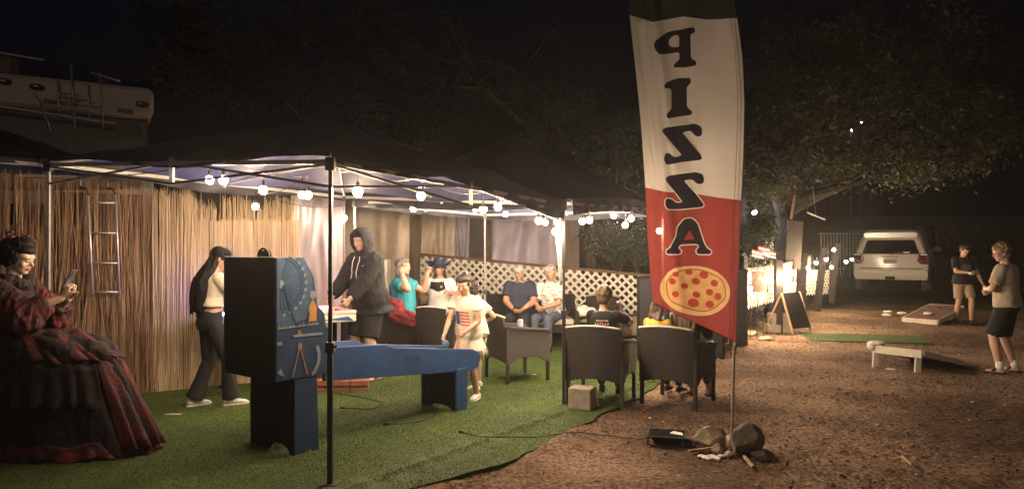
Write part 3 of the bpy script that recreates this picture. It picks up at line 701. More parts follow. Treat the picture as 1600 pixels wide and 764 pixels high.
# ---------------------------------------------------------------- string lights
def string_lights(name, label, bulbs, anchors, group='strings of warm party bulbs', off=.1, mats=None):
    root = thing(name, label, 'string lights', (bulbs[0].x, bulbs[0].y, 0), 0, group)
    path = []
    hooks = [b + V((0, 0, off + .06)) for b in bulbs]
    pts = hooks if anchors is None else [V(anchors[0])] + hooks + [V(anchors[1])]
    for a, b in zip(pts, pts[1:]):
        for i in range(8):
            t = i / 8; p = a.lerp(b, t); p.z -= .18 * min((a - b).length, 1.2) * t * (1 - t) * 1.6; path.append(p)
    path.append(pts[-1])
    MB().tube(path, .004, 5).build('cable', MATS['cable_black'], root, True)
    for i, (b, hk) in enumerate(zip(bulbs, hooks)):
        so = MB().tube([hk, b + V((0, 0, .058))], .003, 5).lathe(b, [(.001, .072), (.012, .07), (.015, .03), (.017, .026), (.001, .0255)], 10).build('bulb_socket', MATS['cable_black'], root, True)
        mm = MATS[mats or 'bulb_lit']
        MB().lathe(b, [(.002, -.040), (.018, -.036), (.030, -.020), (.034, -.004), (.028, .012), (.016, .024), (.001, .0248)], 10).build('bulb', mm, so, True)
A = lambda l: [at(*p) for p in l]
string_lights('string_lights', 'warm bulb string under the left half of the near canopy', A([(327, 280, 5.9), (349, 280, 5.4), (411, 296, 5.7), (481, 304, 6.0), (472, 304, 6.8), (399, 322, 7.5), (538, 340, 9.0)]), (PL + V((0, 0, -.05)), PB + V((0, 0, -.06))))
string_lights('string_lights', 'warm bulb string along the near canopy edge between dark pole and block pole', A([(559, 299, 5.0), (658, 305, 5.8), (755, 326, 6.7), (778, 322, 6.5), (842, 344, 7.0), (868, 361, 7.15)]), (P1 + V((0, .03, -.06)), P3 + V((0, 0, -.05))), mats='bulb_mid')
string_lights('string_lights', 'faint warm bulb string at the back of the far canopy by the curtains', A([(646, 326, 8.6), (688, 322, 8.9), (743, 326, 9.3), (790, 334, 10.0), (852, 347, 9.0)]), (PB2 + V((0, .1, -.05)), P32 + V((-.05, .6, 0))), mats='bulb_bright')
string_lights('string_lights', 'warm bulb string on the far canopy edge between block pole and pizza flag', A([(910, 345, 8.0), (921, 343, 8.2), (959, 336, 8.5), (977, 351, 8.8), (986, 341, 8.9), (1030, 360, 9.2)]), (P32 + V((.05, .1, -.02)), PR + V((0, 0, -.03))), mats='bulb_bright')

# ---------------------------------------------------------------- reed screen and the camper behind it
D = V((.858, .513, 0)); NB = V((-.513, .858, 0)); F0 = V((-4.09, 7.75, 0))
def fx(px, off=0.0):      # where the line of sight at px meets the screen line
    k = (px - 800) / F; o = F0 + NB * off
    u = (k * o.y - o.x) / (D.x - k * D.y); return o + D * u
def interp(P, x):
    for (a, b), (c, d) in zip(P, P[1:]):
        if x <= c: return b + (d - b) * max(0, (x - a) / (c - a))
    return P[-1][1]
rs = random.Random(11)
def reeds(n, px0, px1, tops, w, m, off, name, root, jit=6, lean=.02):
    mb = MB()
    for i in range(n):
        px = rs.uniform(px0, px1); b = fx(px, off + rs.uniform(-.012, .012)); ty = interp(tops, px) + rs.gauss(0, jit) * (1 if rs.random() < .8 else 1.8)
        zt = CAMH + (HY - ty) / F * b.y; q = b + D * rs.gauss(0, lean) + NB * rs.gauss(0, .012)
        z0 = .004 if rs.random() < .6 else rs.uniform(.01, .4); ww = w * rs.uniform(.6, 1.4)
        pts = [V((lerp(b.x, q.x, t), lerp(b.y, q.y, t), lerp(z0, zt, t))) + D * rs.gauss(0, .006) for t in (0, .35, .7, 1)]
        mb.tube(pts, [ww / 2] * 3 + [ww * .2], 4)
    o = mb.build(name, m, root); o['kind'] = 'stuff'; return o
scr = thing('reed_screen', 'golden reed screen with ragged top right of the camper, behind the blue game machine', 'reed screen', fx(350))
scd = thing('reed_screen', 'darker brown reed screen in front of the camper with its ladder', 'reed screen', fx(100))
TOPS = [(-60, 264), (0, 272), (80, 280), (130, 284), (200, 288), (243, 300), (262, 304), (296, 302), (306, 318), (342, 328), (346, 310), (380, 310), (392, 316), (404, 330), (412, 318), (440, 311), (462, 316)]
reeds(150, 238, 300, TOPS, .011, MATS['reed'], -.015, 'reeds', scr, 5); reeds(360, 280, 463, TOPS, .0095, MATS['reed'], .05, 'reeds', scr, 5)
def backing(px0, px1, ty, off, m, root, slope=0):
    mb = MB(); a = fx(px0, off); L = (fx(px1, off) - a).length; n = int(L / .0085)
    for i in range(n):
        b = a + D * (i * .0085); px = 800 + b.x / b.y * F; zt = CAMH + (HY - ty - rs.gauss(0, 1.2)) / F * b.y
        mb.tube([b + V((0, 0, .004)), b + D * rs.gauss(0, .004) + V((0, 0, zt))], .0046, 4)
    for z in (.25, .6, .95, 1.3, 1.65, 1.9):
        mb.tube([a + D * (L * k / 12) - NB * .008 + V((0, 0, z + .01 * noise.noise(V((k, z, 0))))) for k in range(13)], .0018, 4)
    o = mb.build('reed_mat', m, root); o['kind'] = 'stuff'; return o
backing(262, 470, 344, .0, MATS['reed'], scr)
reeds(520, -150, 243, TOPS, .009, MATS['reed_dark'], 0, 'reeds', scd, 6, .05)
reeds(230, -150, 243, [(a, b + 60) for a, b in TOPS], .009, MATS['reed_dark'], -.02, 'broken_reeds', scd, 40, .16)
MB().tube([fx(px, .02) + V((0, 0, z)) for px, z in ((-140, .9), (0, .88), (120, .9), (240, .87))], .004, 4).tube([fx(px, .02) + V((0, 0, z)) for px, z in ((-140, 1.6), (0, 1.62), (120, 1.58), (240, 1.6))], .004, 4).build('wire', MATS['dark_metal'], scd)

RO = fx(240, .5); Q0 = V((RO.x, RO.y, 0))
def rp(px, py, off=0.0):      # point on the camper's near wall seen at (px,py)
    b = fx(px, .5 - off); return V((b.x, b.y, CAMH + (HY - py) / F * b.y))
rv = thing('camper', 'old cream camper with rounded roof cap standing behind the reed screen', 'camper', Q0 - D * 1.5 + NB * 1.2)
def rvbox(name, s0, s1, z0, z1, d0, d1, m, bev=.03, rr=0):
    a = [(s0, z0), (s1 - rr, z0)] + [(s1 - rr + rr * math.sin(t), z0 + rr - rr * math.cos(t)) for t in [math.pi / 2 * k / 6 for k in range(1, 7)] if rr] + \
        [(s1 - rr + rr * math.cos(t), z1 - rr + rr * math.sin(t)) for t in [math.pi / 2 * k / 6 for k in range(1, 7)] if rr] + ([(s1, z0), (s1, z1)] if not rr else []) + [(s0, z1)]
    return MB().prism(a, lambda u, v, d: Q0 + D * u + NB * d + V((0, 0, v)), d0, d1).build(name, m, rv, bevel=bev)
rvbox('wall', -4.6, .0, .45, 2.56, 0, 2.6, MATS['rv_white'])
rvbox('upper_panel', -4.6, -.06, 2.56, 3.12, .06, 2.6, MATS['rv_dark'], .01)
rvbox('roof_cap', -4.6, .0, 3.11, 3.47, -.05, 2.6, MATS['rv_white'], .05, .10)
MB().bar(rp(-60, 158, .07), rp(180, 193, .07), .03, .02).build('cap_moulding', MATS['rv_white'], rv)
MB().tube([rp(-40, 281, .15), rp(110, 281, .15), rp(218, 280, .15)], .115, 18).build('awning_roll', mat('awning', (.20, .155, .115), .7, .3, 4, .1, 12), rv, True, 0, 50)
for px, py in ((5, 127), (57, 136), (222, 163)): MB().ball(rp(px, py, .062), (.075, .02, .036), Matrix.Rotation(math.atan2(D.y, D.x), 3, 'Z')).build('marker_light', MATS['red_lens'], rv, True)
m = MB()
for px0, px1, py in ((66, 92, 158), (94, 106, 161), (108, 118, 163), (182, 208, 172)): m.bar(rp(px0, py, .056), rp(px1, py + (px1 - px0) * .12, .056), .004, .05)
m.build('lettering', MATS['rv_dark'], rv)
for p in [((90, 122), (90, 178)), ((138, 132), (139, 185)), ((110, 102), (116, 206)), ((154, 112), (161, 200)), ((88, 145), (140, 152)), ((110, 157), (158, 163)), ((140, 113), (187, 127)), ((53, 145), (62, 158)), ((62, 158), (78, 205))]:
    MB().tube([rp(*p[0], .13), rp(*p[1], .13)], .011, 7).build('roof_rail', MATS['grey_metal'], rv, True)
rp2 = lambda a, b: rp(a, b, .62)
for p in (((137, 305), (145, 462)), ((180, 304), (187, 462))): MB().tube([rp2(*p[0]), rp2(*p[1])], .012, 8).build('ladder_rail', MATS['alu'], rv, True)
for p in (((138, 317), (181, 317)), ((140, 364), (183, 364)), ((143, 411), (185, 411)), ((145, 456), (187, 456))): MB().tube([rp2(*p[0]), rp2(*p[1])], .010, 8).build('ladder_rung', MATS['alu'], rv, True)
for p in (((122, 262), (126, 292)), ((165, 268), (168, 294))): MB().tube([rp(p[0][0], p[0][1], .3), rp(p[1][0], p[1][1], .6)], .011, 8).build('grab_bar', MATS['alu'], rv, True)
for p in (((126, 292), (139, 306)), ((168, 294), (181, 304))): MB().tube([rp2(*p[0]), rp2((p[0][0] + p[1][0]) / 2 + 3, p[0][1] + 2), rp2(*p[1])], .014, 8).build('ladder_hook', MATS['rv_dark'], rv, True)
def rvrect(name, px0, py0, px1, py1, m, off=.012, th=.02):
    a = rp(px0, py0, off); b = rp(px1, py0, off); c = rp((px0 + px1) / 2, py1, off)
    z0, z1 = c.z, (a.z + b.z) / 2; L = (b - a).length
    return MB().box(((a + b) / 2).to_3d() * 1 - V((0, 0, ((a.z + b.z) / 2) - (z0 + z1) / 2)), (L, th, z1 - z0), math.atan2(D.y, D.x)).build(name, m, rv, bevel=.006)
rvrect('window', -60, 318, 70, 350, MATS['glass_dark']); rvrect('rear_hatch', 84, 302, 222, 432, MATS['rv_brown']); rvrect('sign_panel', 224, 334, 250 - 12, 410, MATS['rv_white'], .03)
rvrect('bumper', -60, 470, 238, 500, MATS['rv_dark'], .05, .1); rvrect('licence_strip', 136, 449, 192, 461, MATS['rv_white'], .11)
for s_ in (-.9, -3.4): MB().lathe(Q0 + D * s_ + NB * .25 + V((0, 0, .36)), [(.2, -.1), (.34, -.1), (.36, -.05), (.36, .1), (.2, .12)], 24, axis=NB).build('wheel', MATS['tyre'], rv, True)
rvbox('chassis', -4.4, -.15, .3, .46, .2, 2.5, MATS['rv_dark'], .01)
MB().box(Q0 - D * 2.35 + NB * .95 + V((0, 0, 3.62)), (2.1, 1.1, .36), math.atan2(D.y, D.x)).build('roof_air_conditioner', MATS['rv_brown'], rv, bevel=.12)
MB().tube([rp(-30, 78, -.4), rp(68, 94, -.4)], .014, 6).build('roof_rail', MATS['white_metal'], rv, True)  # pale tube added as the glint along the roof unit
# dark cloth strip and grey tarp right of the screen
drape('shade_cloth', 'black shade cloth strip hanging above the golden reed screen', 'shade cloth', (at(236, 262, 9.3), at(470, 268, 9.6)), (at(236, 333, 9.3), at(470, 338, 9.6)), MATS['shade_black'], .02, 12)
drape('tarp', 'shiny purple-grey plastic tarp hanging between reed screen and dark canopy pole', 'tarp', (at(455, 296, 9.4), at(536, 303, 9.9)), ((at(455, 388, 9.4).x, 9.4, .02), (at(536, 388, 9.9).x, 9.9, .02)), MATS['tarp_grey'], .035, 9, n=50)
# ---------------------------------------------------------------- house with plastic curtains on its porch
hs_ = thing('house', 'low house front with a dark door behind the lattice fence and plastic curtains', 'house', at(700, 388, 15.2) * V((1, 1, 0)))
def wpan(name, px0, px1, y0, y1, Y, m, th=.08, parent=None):
    a = at(px0, y0, Y); b = at(px1, y1, Y); return MB().box(((a.x + b.x) / 2, Y + th / 2, (a.z + b.z) / 2), (b.x - a.x, th, abs(a.z - b.z))).build(name, m, parent or hs_, bevel=.01)
wpan('wall', 440, 905, 290, 505, 15.0, MATS['wall_brown'], .2); wpan('door', 733, 757, 330, 470, 14.97, mat('door_brown', (.05, .03, .028), .6, .3, 5), .05)
wpan('wall_panel', 700, 708, 322, 470, 14.96, MATS['rv_brown'], .05); wpan('window', 556, 578, 320, 348, 14.97, MATS['rv_brown'], .04)
wpan('roof_board', 420, 930, 276, 290, 14.4, MATS['rail_wood'], 3.0); wpan('porch_beam', 520, 900, 292, 300, 14.35, MATS['rail_wood'], .12)
wpan('cupboard', 674, 694, 372, 470, 14.6, mat('mauve_paint', (.19, .13, .14), .7, .2, 5), .3); wpan('meter_box', 672, 684, 385, 398, 14.45, MATS['rv_brown'], .12)
CG = 'plastic sheets hung along the porch'
drape('plastic_curtain', 'beige plastic sheet behind the hooded person, left of the trunk', 'curtain', (at(522, 300, 12.95), at(640, 302, 12.95)), (at(522, 500, 12.95), at(640, 500, 12.95)), MATS['plastic_beige'], .05, 8, group=CG)
drape('plastic_curtain', 'beige-mauve plastic sheet above the cowboy hat, right of the trunk', 'curtain', (at(650, 300, 13.75), at(712, 302, 13.75)), (at(650, 490, 13.75), at(708, 490, 13.75)), MATS['plastic_beige'], .05, 9, group=CG)
drape('plastic_curtain', 'narrow lavender plastic sheet left of the dark door', 'curtain', (at(708, 300, 14.2), at(734, 302, 14.2)), (at(712, 490, 14.2), at(733, 490, 14.2)), MATS['plastic_lavender'], .04, 7, group=CG)
drape('plastic_curtain', 'wide lavender-grey plastic sheet above the two seated men', 'curtain', (at(768, 300, 13.9), at(886, 302, 13.9)), (at(768, 490, 13.9), at(880, 490, 13.9)), MATS['plastic_lavender'], .05, 13, group=CG)
# ---------------------------------------------------------------- lattice fences
def lattice(root, a, b, H, pitch, w, m, back, top=True):
    a = V(a); b = V(b); d = b - a; L = math.hypot(d.x, d.y); uh = V((d.x / L, d.y / L, 0)); sl = d.z / L; nn = V((-uh.y, uh.x, 0)) * back
    Pt = lambda u, h, o: a + uh * u + V((0, 0, sl * u + h)) + nn * o
    for s_ in (1, -1):
        k0 = -H if s_ > 0 else 0; k1 = L if s_ > 0 else L + H; c = k0 + pitch * .3
        while c < k1:
            pts = []
            # h = s*(u-c)
            u0, u1 = (max(0, c), min(L, c + H)) if s_ > 0 else (max(0, c - H), min(L, c))
            if u1 - u0 > .05:
                h0, h1 = s_ * (u0 - c), s_ * (u1 - c); o = .006 * s_
                p, q = Pt(u0, h0, o), Pt(u1, h1, o); dd = (q - p).normalized(); pr = dd.cross(nn).normalized() * w / 2; t = nn.normalized() * .004
                MB().add([p - pr - t, p + pr - t, q + pr - t, q - pr - t, p - pr + t, p + pr + t, q + pr + t, q - pr + t],
                         [(0, 1, 2, 3), (7, 6, 5, 4), (0, 4, 5, 1), (1, 5, 6, 2), (2, 6, 7, 3), (3, 7, 4, 0)]).build('lath', m, root)
            c += pitch
    if top: MB().bar(Pt(-.02, H + .02, 0), Pt(L + .02, H + .02, 0), .05, .05).build('top_rail', MATS['rail_wood'], root)
    n = max(1, int(L / 2.4))
    for i in range(n + 1):
        u = L * i / n; p = Pt(u, H, .04); q = p.copy(); q.z = gz(q.x, q.y) - .03; MB().bar(q, p, .07).build('post', MATS['dark_post'], root)
fa_, fb = V((-1.95, 13.55, .80)), V((2.35, 12.35, .43)); fc = V((3.62, 11.95, .33))
lf = thing('lattice_fence', 'long cream lattice fence behind the seated group', 'fence', (fa_.x, fa_.y, 0))
lattice(lf, fa_, fb, .68, .155, .042, MATS['lattice_paint'], 1); lattice(lf, fb + V((.05, -.02, 0)), fc, .68, .155, .042, MATS['lattice_paint'], 1)
# bank of stones below it
bank = thing('retaining_wall', 'low rubble bank under the long cream lattice fence', 'retaining wall', (0, 12.9, 0))
rb = random.Random(4)
for i in range(120):
    t = rb.random(); p = fa_.lerp(fc, t); p = V((p.x, 13.55 + (p.x + 1.95) * -.28, 0)); zt = lerp(.76, .33, t)
    z = rb.uniform(0, zt * .8); r = rb.uniform(.11, .2); vs, fs = rock_mesh(i * 1.7, 2)
    q = [V((v[0] * r * 1.4, v[1] * r, v[2] * r * .75)) + p + V((0, .14 + z * .12, z + .06)) for v in vs]
    MB().add(q, [tuple(f) for f in fs]).build('stone', MATS['rock'] if rb.random() < .5 else MATS['bank_stone'] if 'bank_stone' in MATS else mat('bank_stone', (.2, .12, .08), .95, .5, 7, .7, 26), bank, True)
# right-hand fence with bulb posts
posts = [gp(1155, 535)]; posts[0] = V((3.75, 11.7, 0))
PX = [((1216, 470), (1216, 405)), ((1249, 493), (1257, 395)), ((1276, 483), (1288, 387)), ((1297, 470), (1307, 381))]
PP = [V((5.03, 13.3, 0)), gp(1249, 493), gp(1276, 483), gp(1297, 470)]
pl = thing('fence_post', 'thick dark pillar with a lantern cap behind the pizza flag', 'post', (3.76, 11.7, 0))
MB().box((3.76, 11.7, .6), (.24, .24, 1.2)).build('shaft', MATS['dark_post'], pl, bevel=.01); MB().lathe((3.76, 11.7, 1.2), [(.17, 0), (.17, .03), (.08, .08), (.02, .13)], 16).build('cap', MATS['dark_metal'], pl, True)
fp = []
for i, (p, (b, t)) in enumerate(zip(PP, PX)):
    q = at(t[0], t[1], p.y)
    lab = ['dark fence post nearest the sandwich board, bulbs on both sides', 'second dark fence post right of the sandwich board', 'third dark fence post right of the sandwich board', 'last and farthest dark fence post, at the bulb string end'][i]
    o = MB().bar((p.x, p.y, gz(p.x, p.y) - .05), q, .13 if i < 3 else .15).build('fence_post', MATS['dark_post'], bevel=.008); tag(o, lab, 'post', 'dark posts carrying the bulbs'); fp.append(q)
rf = thing('lattice_fence', 'receding pale lattice fence behind the bulb posts', 'fence', (4.2, 12.2, 0))
lattice(rf, (3.95, 12.2, .52), (5.30, 14.1, .55), .68, .155, .036, MATS['lattice_paint'], -1); lattice(rf, (5.38, 14.2, .55), (6.50, 16.1, .62), .68, .155, .036, MATS['lattice_paint'], -1)
rf2 = thing('lattice_fence', 'short cream lattice panel between the farthest bulb posts', 'fence', (8.0, 18.4, 0))
lattice(rf, (6.58, 16.2, .62), (7.75, 18.3, .72), .66, .155, .036, MATS['lattice_paint'], -1)
a_, b_ = at(1259, 461, 17.6), at(1299, 459, 18.6); lattice(rf2, a_, b_, .62, .155, .05, MATS['lattice_paint'], 1, False)
B2 = [(1172, 450, 11.75), (1193, 436, 12.1), (1203, 436, 12.3), (1227, 433, 13.1), (1240, 426, 13.5), (1263, 419, 14.6), (1275, 410, 15.2), (1291, 405, 16.2), (1299, 417, 17.2), (1303, 390, 17.6)]
string_lights('string_lights', 'bright bulb string looped along the dark posts of the right fence', A(B2), None, off=.05, mats='bulb_fence')
tag(MB().box(at(1187, 440, 12.35), (.30, .03, .36), -.9).build('sign_board', mat('sign_brown', (.05, .03, .02), .7, .5, 9), None, bevel=.004), 'small dark brown picture board on the lattice beside the dark pillar', 'board')
# bunting flags on the fence top
for i, (px, py, Yd) in enumerate(((1172, 398, 12.3), (1182, 392, 12.4), (1192, 398, 12.6))):
    c = at(px, py, Yd); fl = thing('small_flag', ['leftmost small red and white flag above the dark pillar', 'tallest small red and white flag right of the dark pillar', 'drooping small red flag over the picture board', 'small red flag near the second dark post', 'small red flag near the third dark post'][i], 'flag', c * V((1, 1, 0)), 0, 'small flags stuck along the fence')
    MB().tube([(c.x, c.y, gz(c.x, c.y)), (c.x + .03, c.y, c.z + .12)], .006, 6).build('stick', MATS['dark_post'], fl)
    for k in range(4):
        w_ = .2; mm = MATS['red_fabric2'] if k % 2 == 0 and 'red_fabric2' in MATS else (mat('red_fabric2', (.28, .05, .04), .85, .2, 9) if k % 2 == 0 else MATS['white_fabric'])
        vs = [(c.x + .03 + w_ * u, c.y + .02 * math.sin(u * 6), c.z + .1 - .03 * k - v * .03 - .05 * u) for v in (0, 1) for u in (0, .33, .66, 1)]
        raw_mesh('stripe', [tuple(V(v) - V((c.x, c.y, 0))) for v in vs], [(0, 1, 5, 4), (1, 2, 6, 5), (2, 3, 7, 6)], mm, fl)
# ---------------------------------------------------------------- trees and bushes
def tree(name, label, cat, base, tips, r0, leaf, bark, ncl, per, rad, lsz, seed=0, group=None, top=None, limbs=True, stuffy=True):
    """tips: list of ellipsoids (centre, radii) that the crown fills"""
    rt_ = thing(name, label, cat, base, 0, group); rr = random.Random(seed); rng = np.random.RandomState(seed)
    top = V(top) if top else V(base) + V((0, 0, 1.5)); base = V(base) - V((0, 0, .05)); mb = MB()
    mid = base.lerp(top, .5) + V((rr.uniform(-.1, .1), rr.uniform(-.1, .1), 0)) * r0 * 5
    mb.tube([base, base.lerp(mid, .15) * 1, mid, top], [r0 * 1.45, r0 * 1.05, r0 * .9, r0 * .75], 10)
    cl = []
    for k in range(ncl):
        c, e = tips[k % len(tips)]
        while True:
            p = V((rr.uniform(-1, 1), rr.uniform(-1, 1), rr.uniform(-1, 1)))
            if p.length < 1: break
        p = p * (.4 + .6 * p.length) if p.length > .01 else p
        cl.append(V(c) + V((p.x * e[0], p.y * e[1], p.z * e[2])))
    if limbs:
        for c, e in tips:
            c = V(c); a = top.lerp(mid, rr.random() * .25); m1 = a.lerp(c, .45) + V((rr.uniform(-.2, .2), rr.uniform(-.2, .2), rr.uniform(.0, .35))) * min(1, (c - a).length * .3)
            mb.tube([a, a.lerp(m1, .5) + V((0, 0, .05)), m1, c], [r0 * .6, r0 * .48, r0 * .34, r0 * .16], 7)
            near_ = [q for q in cl if (q - c).length < max(e) * 1.05][:14]
            for q in near_:
                s_ = m1.lerp(c, rr.random()); k_ = s_.lerp(q, .5) + V((rr.uniform(-.15, .15), rr.uniform(-.15, .15), rr.uniform(-.05, .15))) * (q - s_).length
                mb.tube([s_, k_, q], [r0 * .17, r0 * .11, r0 * .04], 5)
    mb.build('trunk', bark, rt_, True)
    n = ncl * per; C = np.repeat(np.array([c[:] for c in cl]), per, 0)
    P = rng.randn(n, 3) * rad * rng.uniform(.5, 1.1, (n, 1)) * np.array([1, 1, .7]) + C
    a = rng.randn(n, 3); a /= np.linalg.norm(a, axis=1)[:, None]; b = rng.randn(n, 3); b -= a * (a * b).sum(1)[:, None]; b /= np.linalg.norm(b, axis=1)[:, None]
    L = lsz * rng.uniform(.6, 1.3, (n, 1)); w = L * .42
    co = np.stack([P - a * L, P + b * w + a * L * .1, P + a * L, P - b * w + a * L * .1], 1).reshape(-1, 3) - np.array(rt_.location[:])
    o = tri_mesh('crown', co, np.arange(n * 4).reshape(-1, 4), leaf, rt_); o['kind'] = 'stuff'; return rt_
big = [(at(1235, 215, 15.5), (1.2, 1.5, 1.2)), (at(1330, 150, 15.8), (1.6, 1.6, 1.3)), (at(1430, 190, 15.5), (1.6, 1.5, 1.1)), (at(1500, 240, 15.2), (1.25, 1.2, .45)), (at(1415, 262, 15.0), (.7, 1.0, .38)),
       (at(1250, 90, 15.8), (1.8, 1.6, 1.3)), (at(1400, 80, 16), (2.0, 1.8, 1.3)), (at(1520, 140, 16), (1.2, 1.4, 1.4)), (at(1195, 260, 15), (.6, .9, 1.0)), (at(1290, 250, 15.6), (.9, 1, .5))]
tree('oak_tree', 'big spreading tree over the right fence and driveway', 'tree', (6.05, 16.2, gz(0, 16.2)), big, .24, MATS['leaf'], MATS['bark_dark'], 300, 120, .30, .055, 2, top=at(1225, 320, 16.0))
tb = [(at(1200, 300, 17), (.5, .6, .6)), (at(1170, 240, 17), (.9, .9, .9))]
tree('oak_tree', 'dark leaning tree behind the pillar, left of the big spreading tree', 'tree', gp(1172, 455), tb, .16, MATS['leaf'], MATS['bark_dark'], 60, 110, .26, .05, 5, top=at(1160, 330, 16.5))
mid_ = [(at(860, 170, 17), (1.0, 1.2, 1.0)), (at(900, 250, 16.5), (.8, 1.0, .45)), (at(800, 120, 18), (1.8, 1.5, 1.3)), (at(950, 210, 17), (.8, .8, .9)), (at(975, 270, 15.5), (.55, .7, .5)), (at(700, 90, 18), (2.0, 1.6, 1.3))]
tree('elm_tree', 'pale grey-green tree rising behind the far canopy', 'tree', (2.0, 17.5, gz(0, 17.5)), mid_, .17, MATS['leaf_green'], MATS['bark'], 130, 110, .28, .05, 9, top=at(915, 300, 17.0))
lt = [(at(560, 60, 19), (2.6, 1.8, 1.6)), (at(400, 110, 20), (2.4, 1.8, 1.4)), (at(280, 60, 20), (2.2, 1.8, 1.6)), (at(640, 170, 18), (1.5, 1.3, .9))]
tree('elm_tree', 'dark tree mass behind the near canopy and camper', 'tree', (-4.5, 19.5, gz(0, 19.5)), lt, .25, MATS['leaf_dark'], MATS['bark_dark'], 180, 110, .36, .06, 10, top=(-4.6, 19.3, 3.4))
tree('bush', 'leafy green bush behind the lattice fence, left of the pizza flag', 'bush', (2.05, 13.4, .1), [(at(975, 390, 13.4), (.55, .45, .42)), (at(995, 360, 13.5), (.4, .4, .4)), (at(945, 375, 13.9), (.35, .4, .25))], .05, MATS['leaf_green'], MATS['bark'], 70, 75, .12, .038, 21, top=(2.0, 13.5, 1.0))
tree('bush', 'bright green bush behind the dark pillar', 'bush', (4.6, 14.3, .0), [(at(1183, 385, 14.2), (.3, .35, .5)), (at(1187, 355, 14.3), (.3, .3, .3))], .05, MATS['leaf_green'], MATS['bark'], 46, 70, .12, .036, 22, top=(4.75, 14.3, .9))
tree('tree', 'slim bare-branched young tree between far canopy and pizza flag', 'tree', (2.9, 14.6, .1), [(at(960, 215, 14.6), (.35, .3, .5)), (at(985, 250, 14.6), (.3, .3, .35)), (at(935, 262, 14.4), (.25, .3, .2))], .055, MATS['leaf_green'], MATS['bark'], 26, 40, .14, .04, 23, top=at(962, 320, 14.6))
tk = MB().tube([at(640, 500, 13.25), at(643, 420, 13.2), at(645, 350, 13.2), at(650, 318, 13.2), at(664, 270, 13.2)], [.21, .16, .17, .20, .23], 14).build('dead_tree', MATS['bark'], None, True)
tag(tk, 'gnarled brown tree trunk at the left end of the lattice fence', 'tree trunk')
# plants on dark hillside
hb = random.Random(8)
tree('bush', 'low shrub row in the dark behind the white car', 'bush', gp(1460, 408), [(gp(1440 + 34 * k, 405) + V((0, 3 + hb.uniform(-1, 1), .5)), (1.2, 1, .7)) for k in range(5)], .05, MATS['leaf'], MATS['bark_dark'], 90, 70, .3, .06, 31)
# white picket fence, far gate
pk = thing('picket_fence', 'white picket fence glimpsed between bushes behind the bulb fence', 'fence', (at(1190, 400, 18) * V((1, 1, 0))))
for i in range(7):
    c = at(1166 + i * 8, 400, 18.0); z0 = gz(0, 18); MB().prism([(-.05, z0), (.05, z0), (.05, 1.7), (0, 1.78), (-.05, 1.7)], lambda u, v, d, c=c: V((c.x + u, c.y + d, v)), 0, .02).build('picket', MATS['lattice_paint'], pk)
for z in (.8, 1.45): MB().bar((at(1160, 400, 18).x, 18.035, z), (at(1218, 400, 18).x, 18.035, z), .03, .07).build('rail', MATS['lattice_paint'], pk)
gt = thing('metal_railing', 'pale vertical bar railing in the dark left of the white car', 'railing', gp(1315, 415))
Yg = 24.0
for i in range(13): MB().bar((at(1283 + i * 5, 0, Yg).x, Yg, gz(0, Yg)), (at(1283 + i * 5, 0, Yg).x, Yg, CAMH + 22 * Yg / F), .035).build('bar', MATS['white_metal'], gt)
for z in (.9, CAMH + 23 * Yg / F): MB().bar((at(1280, 0, Yg).x, Yg, z), (at(1346, 0, Yg).x, Yg, z), .05).build('rail', MATS['white_metal'], gt)

# ---------------------------------------------------------------- thin scattering volume added to imitate lens glow around the bulbs
hz = MB().box((4, 30, 6.2), (120, 90, 14.8)).build('glow_volume', None)
mh = bpy.data.materials.new('glow_volume'); mh.use_nodes = True; nt = mh.node_tree; nt.nodes.clear()
pv = nt.nodes.new('ShaderNodeVolumePrincipled'); pv.inputs['Color'].default_value = (.85, .82, .8, 1); pv.inputs['Density'].default_value = GLOW_DENSITY; pv.inputs['Anisotropy'].default_value = .72
o_ = nt.nodes.new('ShaderNodeOutputMaterial'); nt.links.new(pv.outputs[0], o_.inputs['Volume']); hz.data.materials.append(mh); hz['kind'] = 'stuff'
# ---------------------------------------------------------------- blue roll-a-ball machine
a_ = V((.62, .785, 0)).normalized(); l_ = V((-.785, .62, 0)).normalized(); O_ = V((-1.68, 5.42, 0))
sk = thing('arcade_ball_ramp', 'blue roll-up ball game with tall black-backed target tower and long lane', 'arcade game', O_ + a_ * .1 + l_ * .3)
SP = lambda t, z, s: O_ + a_ * t + l_ * s + V((0, 0, z))
prof = [(-.166, .60), (-.166, 1.53), (.075, 1.53), (.17, 1.37), (.20, 1.16), (.27, 1.08), (.285, .98), (.32, .95), (.32, .60)]
for s0, s1 in ((-.022, 0.0), (.70, .722)): MB().prism(prof, SP, s0, s1) if False else MB().prism(prof, lambda u, v, d: SP(u, v, d), s0, s1).build('side_panel', MATS['dark_blue_paint'], sk, bevel=.002)
MB().prism([(0.0, .595), (.70, .595), (.70, 1.528), (0, 1.528)], lambda u, v, d: SP(d, v, u), -.166, -.148).build('back_panel', MATS['black_paint'], sk)
dm = [(.18 + .095 * math.cos(t), 1.512 + .095 * math.sin(t)) for t in [math.pi * k / 16 for k in range(17)]]
MB().prism(dm, lambda u, v, d: SP(d, v, u), -.147, -.132).build('dome_crest', MATS['black_paint'], sk)
MB().tube([SP(-.149, v, u) for u, v in dm[1:-1]], .0025, 5).build('crest_trim', MATS['board_white'], sk)
MB().prism([(.165, 1.582), (.20, 1.580), (.198, 1.588), (.17, 1.591)], lambda u, v, d: SP(d, v, u), -.1495, -.148).build('crest_mark', MATS['board_white'], sk)
MB().prism([(0.0, 1.51), (.70, 1.51), (.70, 1.528), (0, 1.528)], lambda u, v, d: SP(d, v, u), -.147, .07).build('top_panel', MATS['dark_blue_paint'], sk)
